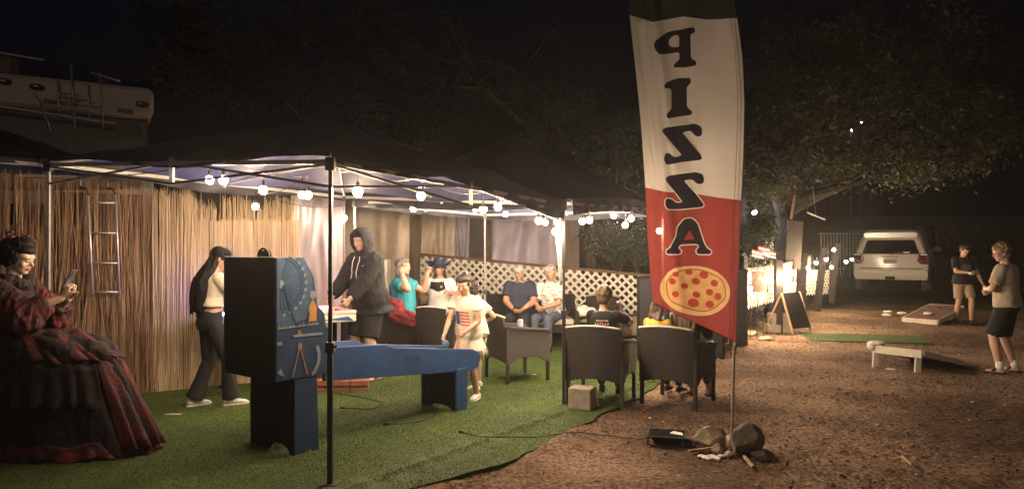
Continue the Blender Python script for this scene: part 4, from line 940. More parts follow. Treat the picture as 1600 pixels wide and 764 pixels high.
MB().prism([(-.005, 1.531), (.705, 1.531), (.705, 1.537), (-.005, 1.537)], lambda u, v, d: SP(d, v, u), -.168, -.154).build('edge_trim', MATS['board_white'], sk)
MB().prism([(0.02, .97), (.68, .97), (.68, 1.50), (0.02, 1.50)], lambda u, v, d: SP(d, v, u), .02, .04).build('score_board', MATS['art_blue'], sk)
MB().prism([(0.0, .60), (.70, .60), (.70, .62), (0, .62)], lambda u, v, d: SP(d, v, u), -.147, .31).build('bottom_panel', MATS['black_paint'], sk)
# stand: four-sided leg box with an arched cut in the back
arch = [(.02, 0), (.10, 0)] + [(.10 + .22 + .22 * math.cos(t), .015 + .06 * math.sin(t)) for t in [math.pi - math.pi * k / 8 for k in range(9)]] + [(.54, 0), (.62, 0), (.62, .594), (.02, .594)]
arch = [(.0, 0), (.05, 0)] + [(.05 + .14 * (1 - math.cos(math.pi * k / 10)), .005 + .07 * math.sin(math.pi * k / 10)) for k in range(11)] + [(.34, 0), (.58, 0), (.58, .594), (0, .594)]
MB().prism(arch, lambda u, v, d: SP(d, v, u), 0, .018).build('stand_back', MATS['black_paint'], sk)
for s0 in (-.018, .582): MB().prism([(0, 0), (.05, 0), (.06, .03), (.16, .03), (.17, 0), (.22, 0), (.20, .594), (0, .594)], lambda u, v, d: SP(u, v, d), s0, s0 + .017).build('stand_side', MATS['dark_blue_paint'], sk)
# lane: tapering height, cheeks and floor
def lane_z(t): return lerp(.80, .575, (t - .3) / 1.9)
for s0 in (.02, .44):
    ch = [(.30, lane_z(.3) - .27), (.30, .80)] + [(.95, lane_z(.95) + .035), (1.05, lane_z(1.0)), (2.10, lane_z(2.1)), (2.19, lane_z(2.2) - .03), (2.22, .50), (2.19, .40), (2.10, .375)]
    MB().prism(ch, lambda u, v, d: SP(u, v, d), s0, s0 + .03).build('lane_side', MATS['blue_paint'], sk, bevel=.003)
MB().prism([(.30, .70), (2.05, .545), (2.05, .52), (.30, .675)], lambda u, v, d: SP(u, v, d), .05, .44).build('lane_floor', MATS['paper_white'], sk)
MB().prism([(2.06, .39), (2.06, .56), (2.09, .56), (2.09, .39)], lambda u, v, d: SP(u, v, d), .05, .44).build('lane_end', MATS['blue_paint'], sk)
MB().prism([(1.62, .58), (2.05, .548), (2.05, .556), (1.62, .588)], lambda u, v, d: SP(u, v, d), .052, .438).build('ball_tray', MATS['board_white'], sk)
ft = [(.02, 0), (.08, 0)] + [(.08 + .155 * (1 - math.cos(math.pi * k / 10)), .003 + .05 * math.sin(math.pi * k / 10)) for k in range(11)] + [(.41, 0), (.47, 0), (.47, .40), (.02, .40)]
MB().prism(ft, lambda u, v, d: SP(d, v, u), 1.86, 1.88).build('front_foot', MATS['black_paint'], sk)
for s0 in (.0, .472): MB().prism([(1.84, 0), (1.92, 0), (1.99, .0), (2.0, .42), (1.84, .42)], lambda u, v, d: SP(u, v, d), s0, s0 + .018).build('foot_side', MATS['blue_paint'], sk)
# artwork on the side (flat paint): big wheel, small wheel, tower, fence
def art(polys, m, o=.0): 
    if len(polys) > 12:
        mb = MB()
        for p in polys: mb.prism(p, lambda u, v, d: SP(u, v, d), -.0225 - o - .0012, -.0225 - o)
        mb.build('painted_pattern', MATS[m], sk)['kind'] = 'stuff'; return
    for p in polys: MB().prism(p, lambda u, v, d: SP(u, v, d), -.0225 - o - .0012, -.0225 - o).build('painted_shape', MATS[m], sk)
def ringp(cx, cy, r0, r1, a0, a1, n=18):
    o = []
    for k in range(n):
        t0 = a0 + (a1 - a0) * k / n; t1 = a0 + (a1 - a0) * (k + 1) / n
        o.append([(cx + r0 * math.cos(t0), cy + r0 * math.sin(t0)), (cx + r1 * math.cos(t0), cy + r1 * math.sin(t0)), (cx + r1 * math.cos(t1), cy + r1 * math.sin(t1)), (cx + r0 * math.cos(t1), cy + r0 * math.sin(t1))])
    return o
art([[(-.163, .604), (-.163, 1.526), (.072, 1.526), (.166, 1.368), (.196, 1.158), (.265, 1.078), (.28, .978), (.316, .948), (.316, .604)]], 'dark_blue_paint')
art([[(-.163, 1.0), (-.163, 1.526), (.072, 1.526), (.15, 1.37), (.15, 1.06)]], 'art_blue', .0014)
art(ringp(-.14, 1.33, .19, .20, -1.5, 1.4) + ringp(-.14, 1.33, .215, .225, -1.5, 1.2) + [[(-.14 + .03 * math.cos(t), 1.33 + .03 * math.sin(t)), (-.14 + .19 * math.cos(t - .012), 1.33 + .19 * math.sin(t - .012)), (-.14 + .19 * math.cos(t + .012), 1.33 + .19 * math.sin(t + .012))] for t in [-1.5 + k * .17 for k in range(17)]], 'dark_blue_paint', .003)
art([[(-.14 + .232 * math.cos(t) + dx, 1.33 + .232 * math.sin(t) + dy) for dx, dy in ((-.012, -.016), (.012, -.016), (.014, .008), (-.014, .008))] for t in [-1.4 + k * .24 for k in range(11)]] + ringp(-.14, 1.33, .0, .035, -1.5, 1.6, 8), 'art_grey', .003)
art([[(.12, 1.03), (.19, 1.03), (.19, 1.15), (.155, 1.20), (.12, 1.15)]], 'art_yellow', .0045); art([[(.155 + .03 * math.cos(t), 1.235 + .035 * math.sin(t)) for t in [k * .6 for k in range(10)]]], 'art_grey', .0045)
art([[(.04 + .022 * math.cos(t), .845 + .03 * math.sin(t)) for t in [k * .6 for k in range(10)]], [(.03, .83), (.04, .83), (-.02, .62), (-.035, .62)], [(.04, .83), (.05, .83), (.115, .62), (.10, .62)], [(.02, .97), (.05, .97), (.05, .93), (.02, .93)]], 'art_brown', .003)
art([[(-.155, .99), (.21, 1.0), (.21, 1.015), (-.155, 1.005)], [(-.02, .94), (.25, .935), (.25, .915), (-.02, .92)]] + [[(-.15 + .03 * k, 1.0), (-.135 + .03 * k, 1.0), (-.1425 + .03 * k, 1.035)] for k in range(12)] + ringp(.04, .75, .16, .19, -.9, .5, 8) + [[(-.16, .66), (-.10, .63), (-.13, .70)], [(-.16, .90), (-.12, .90), (-.12, .87), (-.16, .87)]], 'art_grey', .0045)
art([[(.0, 1.0), (.018, 1.0), (-.10, 1.32), (-.118, 1.32)], [(.09, 1.0), (.106, 1.0), (.13, 1.1), (.114, 1.1)]], 'dark_blue_paint', .005)
m = MB()
for s0 in (.10, .24, .38, .52): 
    for zz in (1.10, 1.28): m.lathe(SP(.045, zz, s0 + .04), [(.045, 0), (.055, .0), (.055, .03), (.045, .03), (.044, 0)], 16, axis=a_)
m.build('target_ring', MATS['white_rubber'], sk, True)
for j in range(2): MB().prism([(1.15 + j * .14, .60), (1.22 + j * .14, .63), (1.22 + j * .14, .57)], lambda u, v, d: SP(u, v, d), .018, .0195).build('painted_arrow', MATS['dark_blue_paint'], sk)
tag(MB().ball(at(696, 537, 7.12), (.038,) * 3).build('game_ball', MATS['art_blue'], None, True), 'small blue ball held above the lane end by the girl', 'ball')
# ---------------------------------------------------------------- air hockey table
tb = thing('air_hockey_table', 'white-topped game table glowing red and blue between the two standing players', 'game table', (-3.13, 7.58, 0), R(30.9), local=True)
TX0, TX1, TY0, TY1, TZ = 0, 1.50, 0, .60, .83
MB().box(((TX0 + TX1) / 2, (TY0 + TY1) / 2, TZ - .05), (TX1 - TX0, TY1 - TY0, .09)).build('cabinet', MATS['plastic_white'], tb, bevel=.015)
MB().box(((TX0 + TX1) / 2, (TY0 + TY1) / 2, TZ - .002), (TX1 - TX0 - .1, TY1 - TY0 - .1, .008)).build('playfield', mat('playfield', (.62, .66, .72), .25, .1), tb)
for y in (TY0 + .02, TY1 - .02): MB().box(((TX0 + TX1) / 2, y, TZ + .02), (TX1 - TX0, .04, .04)).build('side_rail', MATS['plastic_white'], tb, bevel=.008)
for x in (TX0 + .02, TX1 - .02): MB().box((x, (TY0 + TY1) / 2, TZ + .02), (.04, TY1 - TY0 - .09, .04)).build('end_rail', MATS['plastic_white'], tb, bevel=.008)
MB().prism([(TX1 - .55, TZ - .08), (TX1 - .1, TZ - .03), (TX1 - .03, TZ - .085), (TX1 - .3, TZ - .065)], lambda u, v, d: V((u, d, v)), TY0 - .003, TY0 - .001).prism([(TX1 - .75, TZ - .02), (TX1 - .4, TZ - .085), (TX1 - .5, TZ - .085), (TX1 - .85, TZ - .04)], lambda u, v, d: V((u, d, v)), TY0 - .003, TY0 - .001).build('blue_stripe', MATS['blue_paint'], tb)
MB().box((TX0 + .06, TY0 + .14, TZ + .045), (.03, .24, .03)).build('blue_light_strip', MATS['led_blue'], tb)
MB().box((TX1 - .40, TY1 - .06, TZ + .045), (.5, .02, .03)).build('red_light_strip', MATS['led_red'], tb)
for x in (TX0 + .12, TX1 - .12):
    for y in (TY0 + .08, TY1 - .08): MB().bar((x, y, .012), (x, y, TZ - .09), .07).box((x, y, .018), (.12, .1, .02)).build('leg', MATS['black_paint'], tb, bevel=.005)
    MB().bar((x, TY0 + .1, .22), (x, TY1 - .1, .22), .035).build('stretcher', MATS['black_paint'], tb)
tag(MB().lathe((-2.1, 8.40, TZ + .004), [(.045, 0), (.045, .012), (.018, .016), (.016, .045), (.001, .05)], 16).build('mallet', MATS['led_red'] if False else mat('red_plastic', (.5, .03, .03), .35), None, True), 'red round mallet on the glowing game table', 'mallet')
# bricks under the table
br = thing('brick_stack', 'flat stack of reddish bricks on the turf under the game table', 'bricks', gp(530, 612))
for i in range(2):
    for j in range(3): MB().box(gp(532, 613) + V((-.20 + j * .2, .1 - .1 * i * .2, .035 + i * .065)), (.195, .14, .06), .06 * j).build('brick', MATS['brick_red'], br, bevel=.006)
tag(MB().ball(gp(372, 590) + V((0, 0, .03)), (.018, .018, .012)).build('led_puck', mat('led_dim', (.05, .05, .3), .3, 0, emit=(.15, .15, 1.0), estr=12.0), None, True), 'tiny glowing blue light on the turf beside the white sneakers', 'light')
# ---------------------------------------------------------------- wicker chairs
def make_chair(name='wicker_chair', w=.60, d=.60, bh=.82):
    root = thing(name, 'x', 'chair'); wk = MATS['wicker']
    for sx in (-1, 1):
        MB().bar((sx * (w / 2 - .02), -d / 2 + .02, .01), (sx * (w / 2 - .02), -d / 2 + .03, .40), .036).build('leg', wk, root, bevel=.004)
        MB().bar((sx * (w / 2 - .02), d / 2 - .03, .01), (sx * (w / 2 - .02), d / 2 - .03, .40), .036).build('leg', wk, root, bevel=.004)
        x = sx * (w / 2 - .012)
        pr = [(-d / 2, .24), (-d / 2 + .07, .25), (-d / 2 + .16, .31), (d / 2 - .18, .31), (d / 2 - .07, .25), (d / 2 - .01, .24), (d / 2 - .01, .60), (0, .625), (-d / 2, .66)]
        MB().prism(pr, lambda u, v, q, x=x: V((x + q, u, v)), -.014, .014).build('side_panel', wk, root, bevel=.004)
        MB().tube([(x, -d / 2 - .02, .675), (x, 0, .64), (x, d / 2 - .03, .615), (x, d / 2, .58)], .024, 8).build('arm_rest', wk, root, True)
    n = 14; rr = []
    vs = []; fs = []
    for j in range(7):
        z = lerp(.24, bh, j / 6)
        for k in range(2):
            for i in range(n + 1):
                t = i / n * 2 - 1; y = -d / 2 - .075 * (j / 6) ** 1.3 + .055 * t * t - k * .028; zz = z - .03 * t * t * (j / 6) + (.05 * (1 - t * t) if j == 0 else 0); vs.append((t * (w / 2 - .03 + .02 * j / 6), y, zz))
    q = 2 * (n + 1)
    for j in range(6):
        for i in range(n):
            fs.append((j * q + i, j * q + i + 1, (j + 1) * q + i + 1, (j + 1) * q + i)); fs.append((j * q + n + 1 + i + 1, j * q + n + 1 + i, (j + 1) * q + n + 1 + i, (j + 1) * q + n + 1 + i + 1))
        for i in (0, n): fs.append((j * q + i, (j + 1) * q + i, (j + 1) * q + n + 1 + i, j * q + n + 1 + i))
    for j in (0, 6):
        for i in range(n): fs.append((j * q + i, j * q + i + 1, j * q + n + 1 + i + 1, j * q + n + 1 + i))
    MB().add(vs, fs).build('backrest', wk, root, True, sharp=40)
    MB().tube([vs[6 * q + i] for i in range(n + 1)], .016, 8).build('back_rim', MATS['pale_piping'], root, True)
    MB().box((0, 0, .375), (w - .07, d - .05, .05)).build('seat', wk, root, bevel=.01)
    MB().box((0, d / 2 - .02, .31), (w - .08, .024, .10)).build('apron', wk, root, bevel=.004)
    MB().box((0, .015, .435), (w - .09, d - .09, .065)).build('cushion', MATS['cushion'], root, bevel=.022)
    return root
ch0 = make_chair()
CHAIRS = [((.94, 7.38, 0), -22, 'wicker chair holding the boy in black, right of the concrete block'),
          ((1.72, 7.30, 0), -34, 'wicker chair nearest the pizza flag pole, holding two people'),
          ((.06, 8.62, 0), -62, 'empty wicker chair with a can on its arm, right of the girl'),
          ((-1.56, 10.05, 0), -96, 'wicker chair under the woman in teal'),
          ((-.88, 9.65, 0), -30, 'wicker chair with its back to the camera, right behind the girl'),
          ((-1.14, 11.22, 0), 165, 'wicker chair under the person in the cowboy hat'),
          ((1.42, 11.6, 0), 160, 'wicker chair by the lattice fence with a white bag, right of the block pole')]
chairs = []
for i, (p, a, lab) in enumerate(CHAIRS):
    c = ch0 if i == 0 else copy_tree(ch0); c.location = p; c.rotation_euler = (0, 0, R(a)); c['label'] = lab; c['group'] = 'wicker armchairs on the turf'; chairs.append(c)
# sofa under the two men
sf = thing('wicker_sofa', 'dark wicker sofa with pale cushions under the two seated men', 'sofa', (.38, 11.35, 0))
SX0, SX1, SY0, SY1 = -.45, 1.05, 10.62, 11.35
MB().box((.3, 11.42, .33), (1.5, .7, .12)).build('seat_base', MATS['wicker'], sf, bevel=.01)
MB().box((.3, 11.76, .56), (1.5, .07, .56)).build('backrest', MATS['wicker'], sf, bevel=.02)
for x in (-.42, 1.02): MB().box((x, 11.40, .42), (.07, .72, .38)).build('arm', MATS['wicker'], sf, bevel=.015)
for x in (-.41, 1.01):
    for y in (11.10, 11.72): MB().bar((x, y, .01), (x, y, .3), .05).build('leg', MATS['wicker'], sf, bevel=.004)
for x in (-.05, .65): MB().box((x, 11.40, .435), (.67, .62, .09)).build('seat_cushion', MATS['cushion'], sf, bevel=.03)
# things by the chairs
cb = thing('concrete_block', 'grey concrete block on the turf at the foot of the canopy pole', 'block', (.70, 7.02, 0), R(-24), local=True)
MB().box((.0, 0, .118), (.23, .20, .21)).build('block_shell', MATS['concrete'], cb, bevel=.008)
tag(MB().lathe((.10, 8.36, .64), [(.001, 0), (.03, 0), (.033, .006), (.033, .105), (.028, .118), (.001, .118)], 16).build('drink_can', mat('can_blue', (.10, .18, .42), .35, 0, 9, col2=(.7, .68, .66)), None, True), 'blue and white drink can standing on the empty chair arm', 'can')
sp = thing('speaker_cabinet', 'tall black speaker cabinet behind the boy, left of the pizza flag', 'speaker', (2.02, 10.1, 0), R(-8), local=True)
MB().box((0, 0, .60), (.44, .40, 1.18)).build('cabinet', MATS['black_paint'], sp, bevel=.02); MB().box((0, -.207, .66), (.38, .012, .98)).build('grille', MATS['black_fabric'], sp)
for sx in (-1, 1): MB().box((sx * .224, 0, .9), (.012, .12, .05)).build('handle', MATS['dark_metal'], sp)
for sx in (-1, 1):
    for sy in (-1, 1): MB().box((sx * .17, sy * .15, .008), (.04, .04, .014)).build('foot', MATS['black_rubber'], sp)
sp2 = thing('speaker_cabinet', 'second black cabinet behind the pizza flag, beside the dark pillar', 'speaker', (2.82, 10.3, 0), R(-8), local=True)
MB().box((0, 0, .34), (.5, .42, .68)).build('cabinet', MATS['black_paint'], sp2, bevel=.02); MB().box((0, -.216, .34), (.44, .012, .58)).build('grille', MATS['black_fabric'], sp2)
wb = MB()
for k in range(14): wb.ball((1.18 + random.uniform(-.11, .11), 11.40 + random.uniform(-.08, .08), .52 + random.uniform(-.03, .10)), (random.uniform(.05, .09), .06, random.uniform(.04, .08)), n=10, m=8)
wb_ = soft(wb, 'plastic_bag', MATS['paper_white'], None, .012, 2, .015, (14, 14, 14)); tag(wb_, 'crumpled white plastic bag beside the man in the pale patterned shirt', 'bag')
# white drawers box on stand left of teal woman
dr = thing('storage_drawers', 'white plastic drawer unit behind the woman in teal', 'drawers', (-2.45, 12.6, 0))
MB().box((-2.42, 12.6, .83), (.44, .38, 1.16)).build('case', MATS['plastic_white'], dr, bevel=.02)
for k in range(5): MB().box((-2.42, 12.4, .40 + k * .215), (.38, .02, .19)).build('drawer', MATS['plastic_white'], dr, bevel=.006)
for sx in (-1, 1): MB().box((-2.42 + sx * .18, 12.6, .13), (.05, .3, .25)).build('leg', MATS['plastic_white'], dr)
jk = MB()
for k in range(16): t = k / 15; jk.ball((lerp(-1.83, -1.50, t) + random.uniform(-.03, .03), lerp(9.85, 9.58, t), lerp(.90, .74, t) + random.uniform(-.04, .05)), (.085, .06, .075), n=10, m=8)
for k in range(8): jk.ball((-1.62 + k * .04, 9.58, .72 - .012 * k), (.05, .04, .11), n=10, m=8)
tag(soft(jk, 'jacket', MATS['maroon_fabric'], None, .012, 2, .02, (9, 9, 9)), 'maroon jacket draped over the chair back behind the woman in teal', 'jacket')
# floor flood light tray, cables
fl = thing('flood_lamp', 'black floor flood lamp lying face up on the dirt, left of the rocks', 'lamp', gp(1042, 690), R(-14), local=True)
MB().rings([[V((sx * a, sy * b, z)) for sx, sy in ((-1, -1), (1, -1), (1, 1), (-1, 1))] for a, b, z in ((.10, .08, .03), (.13, .10, .09), (.155, .125, .11), (.165, .135, .115), (.165, .135, .125), (.145, .115, .125), (.14, .11, .112), (.02, .02, .112))]).build('housing', MATS['black_paint'], fl, bevel=.003)
MB().box((0, 0, .116), (.27, .21, .004)).build('lens', MATS['glass_dark'], fl)
MB().prism([(.02, .02), (.13, -.03), (.12, .05), (.05, .09)], lambda u, v, d: V((u, v, d)), .119, .122).build('paper_scrap', MATS['paper_white'], fl)
MB().tube([(-.15, -.12, .10), (-.15, -.16, .03), (0, -.19, .012), (.15, -.16, .03), (.16, -.12, .10)], .010, 6).build('bracket', MATS['black_paint'], fl, True); MB().box((0, 0, .02), (.2, .14, .03)).build('base', MATS['black_paint'], fl, bevel=.006)
MB().tube([(.12, .05, .03), (.22, .02, .012), (.30, -.03, .010)], .02, 8).build('plug', MATS['black_rubber'], fl, True)
fl.scale = (1, 1, .6)
def cable(pxs, label, r=.0045, z=.02):
    p = [gp(*q) for q in pxs]; out = []
    for a, b in zip(p, p[1:]):
        for k in range(6): c = a.lerp(b, k / 6); w = noise.noise(c * 4) * .02; out.append(V((c.x, c.y + w, gh(c.x, c.y) + r + (.022 if inpoly(np.array([c.x]), np.array([c.y]), TURF)[0] else .003))))
    out.append(p[-1] + V((0, 0, z)))
    m = MB().tube(out, r, 6); m.bar(out[0], out[0] - (out[1] - out[0]).normalized() * .05, .02)
    tag(m.build('power_cable', MATS['cable_black'], None, True), label, 'cable')
cable([(724, 678), (750, 685), (790, 685), (835, 686), (870, 681), (910, 679), (950, 684), (1012, 686)], 'black cable running from the turf to the flood lamp')
cable([(608, 665), (630, 664), (655, 661), (682, 650), (672, 640)], 'short black cable on the turf below the lane foot')
cable([(540, 640), (580, 642), (600, 632), (560, 622), (520, 616)], 'black cable looping on the turf by the red bricks')
for i, (px, py, lab, s_) in enumerate(((272, 650, 'small white paper scrap on the turf below the long-haired woman', .05), (741, 604, 'white crumb of litter on the turf under the empty chair', .025), (834, 587, 'pale litter scrap on the turf beyond the empty chair', .02))):
    c = gp(px, py); tag(MB().prism([(-1, -.25), (.6, -.3), (1, .1), (-.3, .3)], lambda u, v, d, c=c, s_=s_: c + V((u * s_ * 1.6, v * s_, d)), .018, .026).build('paper_scrap', MATS['paper_white']), lab, 'litter')
# ---------------------------------------------------------------- rocks at the flag pole
RC = [((1112, 697), .125, .085, 'rock', 'long pale rock left of the flag pole', 1.0, (1.25, .8, .9)), ((1167, 708), .15, .16, 'rock_dark', 'biggest round dark rock right of the flag pole', 2.0, (1.05, .95, 1.0)),
      ((1141, 701), .062, .07, 'rock', 'middle-sized pale rock just left of the pole foot', 3.0, (1, .8, 1.2)), ((1121, 708), .05, .04, 'rock', 'small pale rock below the long rock', 4.0, (1, .8, 1)),
      ((1140, 712), .045, .025, 'rock', 'small flat tan rock in front of the pole', 5.0, (1.2, .8, .6)), ((1190, 716), .075, .03, 'rock_dark', 'low dark rock right of the biggest rock', 6.0, (1.3, 1, .6))]
RC[0] = ((1112, 697), .12, .08, 'rock', 'long pale rock left of the flag pole', 1.0, (1.2, .8, .95))
for (px, py), r, cz, mm, lab, sd, sc_ in RC:
    c = gp(px, py); bm = bmesh.new(); bmesh.ops.create_icosphere(bm, subdivisions=4, radius=1)
    for v in bm.verts:
        n0 = v.co.copy(); k = 1 + .22 * noise.noise(n0 * 1.1 + V((sd * 7, 0, 0))) + .05 * noise.noise(n0 * 5 + V((sd, 0, 0)))
        for q in range(11):      # flat facets
            dr_ = V((math.sin(sd * 3 + q * 2.1), math.cos(sd * 5 + q * 1.7), math.sin(sd + q * 3.3))).normalized(); dd = n0.dot(dr_); 
            if dd > .64: k = min(k, .76 / dd)
        v.co = V((n0.x * sc_[0], n0.y * sc_[1], n0.z * sc_[2])) * k * r
    me = bpy.data.meshes.new('rock'); bm.to_mesh(me); bm.free(); me.materials.append(MATS[mm]); me.polygons.foreach_set('use_smooth', [True] * len(me.polygons)); me.set_sharp_from_angle(angle=R(28))
    o = bpy.data.objects.new('rock', me); link(o); o.location = c + V((0, 0, r * sc_[2] * .62)); tag(o, lab, 'rock', 'rocks holding the flag pole')
for (a, b, w, lab) in (((1076, 708), (1122, 702), .022, 'pale wooden stake lying left of the rocks'), ((1162, 716), (1176, 733), .022, 'short pale stick lying in front of the biggest rock'), ((1408, 716), (1424, 729), .012, 'thin dry stick on the open dirt right of the rocks')):
    p, q = gp(*a), gp(*b); tag(MB().bar(p + V((0, 0, .02)), q + V((0, 0, .022)), w, .018).build('stick', MATS['pale_wood'], None, bevel=.002), lab, 'stick')
m = MB()
for k in range(7): c = gp(1096 + k * 5, 714 + (k % 3) * 2); m.ball(c + V((0, 0, .012)), (.035, .022, .009), Matrix.Rotation(k, 3, 'Z'), 8, 5)
tag(soft(m, 'crumpled_paper', MATS['paper_white'], None, .006, 1, .006, (40, 40, 40)), 'crumpled white paper on the dirt in front of the rocks', 'litter')
# ---------------------------------------------------------------- the pizza banner
YF = 5.82
def fy(X, Z): return YF + .075 * math.sin((X - 1.35) * 13 + Z * 1.1) * max(.15, min(1, (1.95 - X) / .7)) + .030 * math.sin((X + Z * .16) * 36 + 1) * max(0, min(1, (1.5 - X) / .35)) + .012 * math.sin((X + Z * .12) * 78) * max(0, min(1, (1.52 - X) / .3)) + .014 * noise.noise(V((X * 6, Z * 2, 0)))
def flp(px, py, off=0.0):
    X = (px - 800) / F * YF; Z = CAMH + (HY - py) / F * YF; return V((X, fy(X, Z) - off, Z))
LE = [(-150, 972), (0, 980), (30, 981), (110, 990), (200, 999), (300, 1007), (400, 1012), (470, 1015)]
RE = [(-150, 1120), (-60, 1136), (0, 1147), (30, 1152), (90, 1160), (160, 1163), (240, 1161), (320, 1158), (420, 1154), (533, 1150)]
bn = thing('feather_banner', 'tall feather banner reading PIZZA backwards, planted in the rocks', 'banner', gp(1142, 690))
mat('flag_white', (.62, .56, .50), .85, .08, 2, .1, 120, trans=.38, transp=.05); mat('flag_red', (.33, .062, .055), .85, .12, 2, .1, 120, trans=.38, transp=.08); mat('flag_green', (.045, .052, .046), .85, .2, 2, .1, 120, trans=.3, transp=.02)
mat('print_dark', (.03, .024, .034), .85, .1, 4, trans=.3); mat('print_crust', (.66, .46, .21), .85, .12, 9, trans=.38); mat('print_cheese', (.66, .40, .17), .85, .25, 14, trans=.38)
mat('print_pepperoni', (.46, .07, .045), .85, .2, 20, trans=.35); mat('print_sauce', (.42, .11, .04), .85, .2, 20, trans=.35)
PRINTS = []
def fprint(name, polys, m, off=0): PRINTS.extend((p, m) for p in polys)
pinv = lambda: chain_inv(bn)
def rnd_poly(P, r=3.0, n=4):      # round the corners of a polygon
    out = []; k = len(P)
    for i in range(k):
        a, b, c = V(P[i - 1]), V(P[i]), V(P[(i + 1) % k]); ra = min(r, (a - b).length * .45); rb_ = min(r, (c - b).length * .45)
        p, q = b + (a - b).normalized() * ra, b + (c - b).normalized() * rb_
        for j in range(n + 1): t = j / n; out.append(tuple(p * (1 - t) ** 2 + b * 2 * t * (1 - t) + q * t * t))
    return out
# mirrored letters traced in height order
Pm = rnd_poly([(1084, 44), (1086, 52), (1077, 56), (1078, 94), (1087, 97), (1087, 104), (1070, 108), (1053, 107), (1053, 100), (1060, 96), (1060, 84), (1050, 84), (1036, 81), (1026, 74), (1024, 66), (1030, 56), (1044, 50), (1066, 48)], 4)
Ph = rnd_poly([(1060, 57), (1060, 76), (1050, 75), (1045, 69), (1046, 61), (1052, 57)], 4)
Im = rnd_poly([(1042, 127), (1054, 124), (1077, 124), (1078, 132), (1071, 138), (1071, 170), (1080, 176), (1078, 182), (1060, 183), (1045, 183), (1044, 176), (1051, 170), (1050, 138), (1041, 134)], 4)
Zm = rnd_poly([(1037, 201), (1044, 197), (1085, 195), (1096, 199), (1097, 210), (1092, 215), (1084, 214), (1077, 206), (1065, 208), (1096, 246), (1094, 251), (1060, 254), (1044, 257), (1040, 248), (1042, 238), (1048, 238), (1056, 245), (1066, 243), (1038, 206)], 4)
Z2 = rnd_poly([(1043, 276), (1050, 273), (1085, 270), (1097, 273), (1099, 284), (1094, 289), (1086, 288), (1080, 281), (1068, 282), (1098, 320), (1096, 324), (1060, 327), (1046, 326), (1042, 318), (1044, 309), (1051, 310), (1058, 317), (1068, 316), (1044, 282)], 4)
Am = rnd_poly([(1070, 342), (1080, 341), (1088, 350), (1098, 380), (1103, 388), (1111, 392), (1109, 397), (1088, 397), (1086, 391), (1091, 386), (1088, 381), (1064, 382), (1061, 388), (1066, 392), (1064, 397), (1045, 397), (1043, 392), (1051, 387), (1059, 370), (1060, 355)], 4)
Ah = rnd_poly([(1077, 360), (1084, 374), (1069, 375)], 2)
def grow(P, d):
    c = V((sum(p[0] for p in P) / len(P), sum(p[1] for p in P) / len(P))); out = []
    for i in range(len(P)):
        t = (V(P[(i + 1) % len(P)]) - V(P[i - 1])); nn = V((t.y, -t.x)); nn = nn.normalized() if nn.length > 1e-6 else V((0, 0)); out.append(tuple(V(P[i]) + nn * d))
    ar = lambda Q: abs(sum(Q[i - 1][0] * Q[i][1] - Q[i][0] * Q[i - 1][1] for i in range(len(Q))))
    if ar(out) < ar(P): out = [tuple(2 * V(p) - V(q)) for p, q in zip(P, out)]
    return out
fprint('letter_outline', [grow(Z2, 1.6), grow(Am, 1.8)], 'flag_white', .0015)
for nm, pl_ in (('letter_p', Pm), ('letter_i', Im), ('letter_z', Zm), ('letter_z', Z2), ('letter_a', Am)): fprint(nm, [pl_], 'print_dark', .003)
fprint('letter_hole', [Ph], 'flag_white', .0045); fprint('letter_hole', [Ah], 'flag_red', .0045)
def ell(cx, cy, rx, ry, rot, n=40, w=0): return [(cx + rx * math.cos(t) * math.cos(rot) - ry * math.sin(t) * math.sin(rot) + w * math.sin(t * 7), cy + rx * math.cos(t) * math.sin(rot) + ry * math.sin(t) * math.cos(rot) + w * math.cos(t * 5)) for t in [2 * math.pi * k / n for k in range(n)]]
fprint('pizza_crust', [ell(1087, 454, 55.5, 38.5, .12)], 'print_crust', .003); fprint('pizza_sauce', [ell(1088, 453, 48, 32.5, .12, w=.7)], 'print_sauce', .0045); fprint('pizza_cheese', [ell(1088, 453, 46, 30.5, .12, w=.8)], 'print_cheese', .006)
for x, y, r in ((1058, 429, 5), (1076, 425, 5.5), (1098, 429, 7), (1053, 440, 6), (1086, 439, 6), (1115, 442, 6.5), (1071, 447, 5.2), (1058, 460, 6), (1087, 460, 5.5), (1107, 456, 6.2), (1121, 463, 6.5), (1083, 473, 8), (1107, 475, 7)):
    fprint('pepperoni', [ell(x, y, r, r * .85, .3, 14)], 'print_pepperoni', .0075)
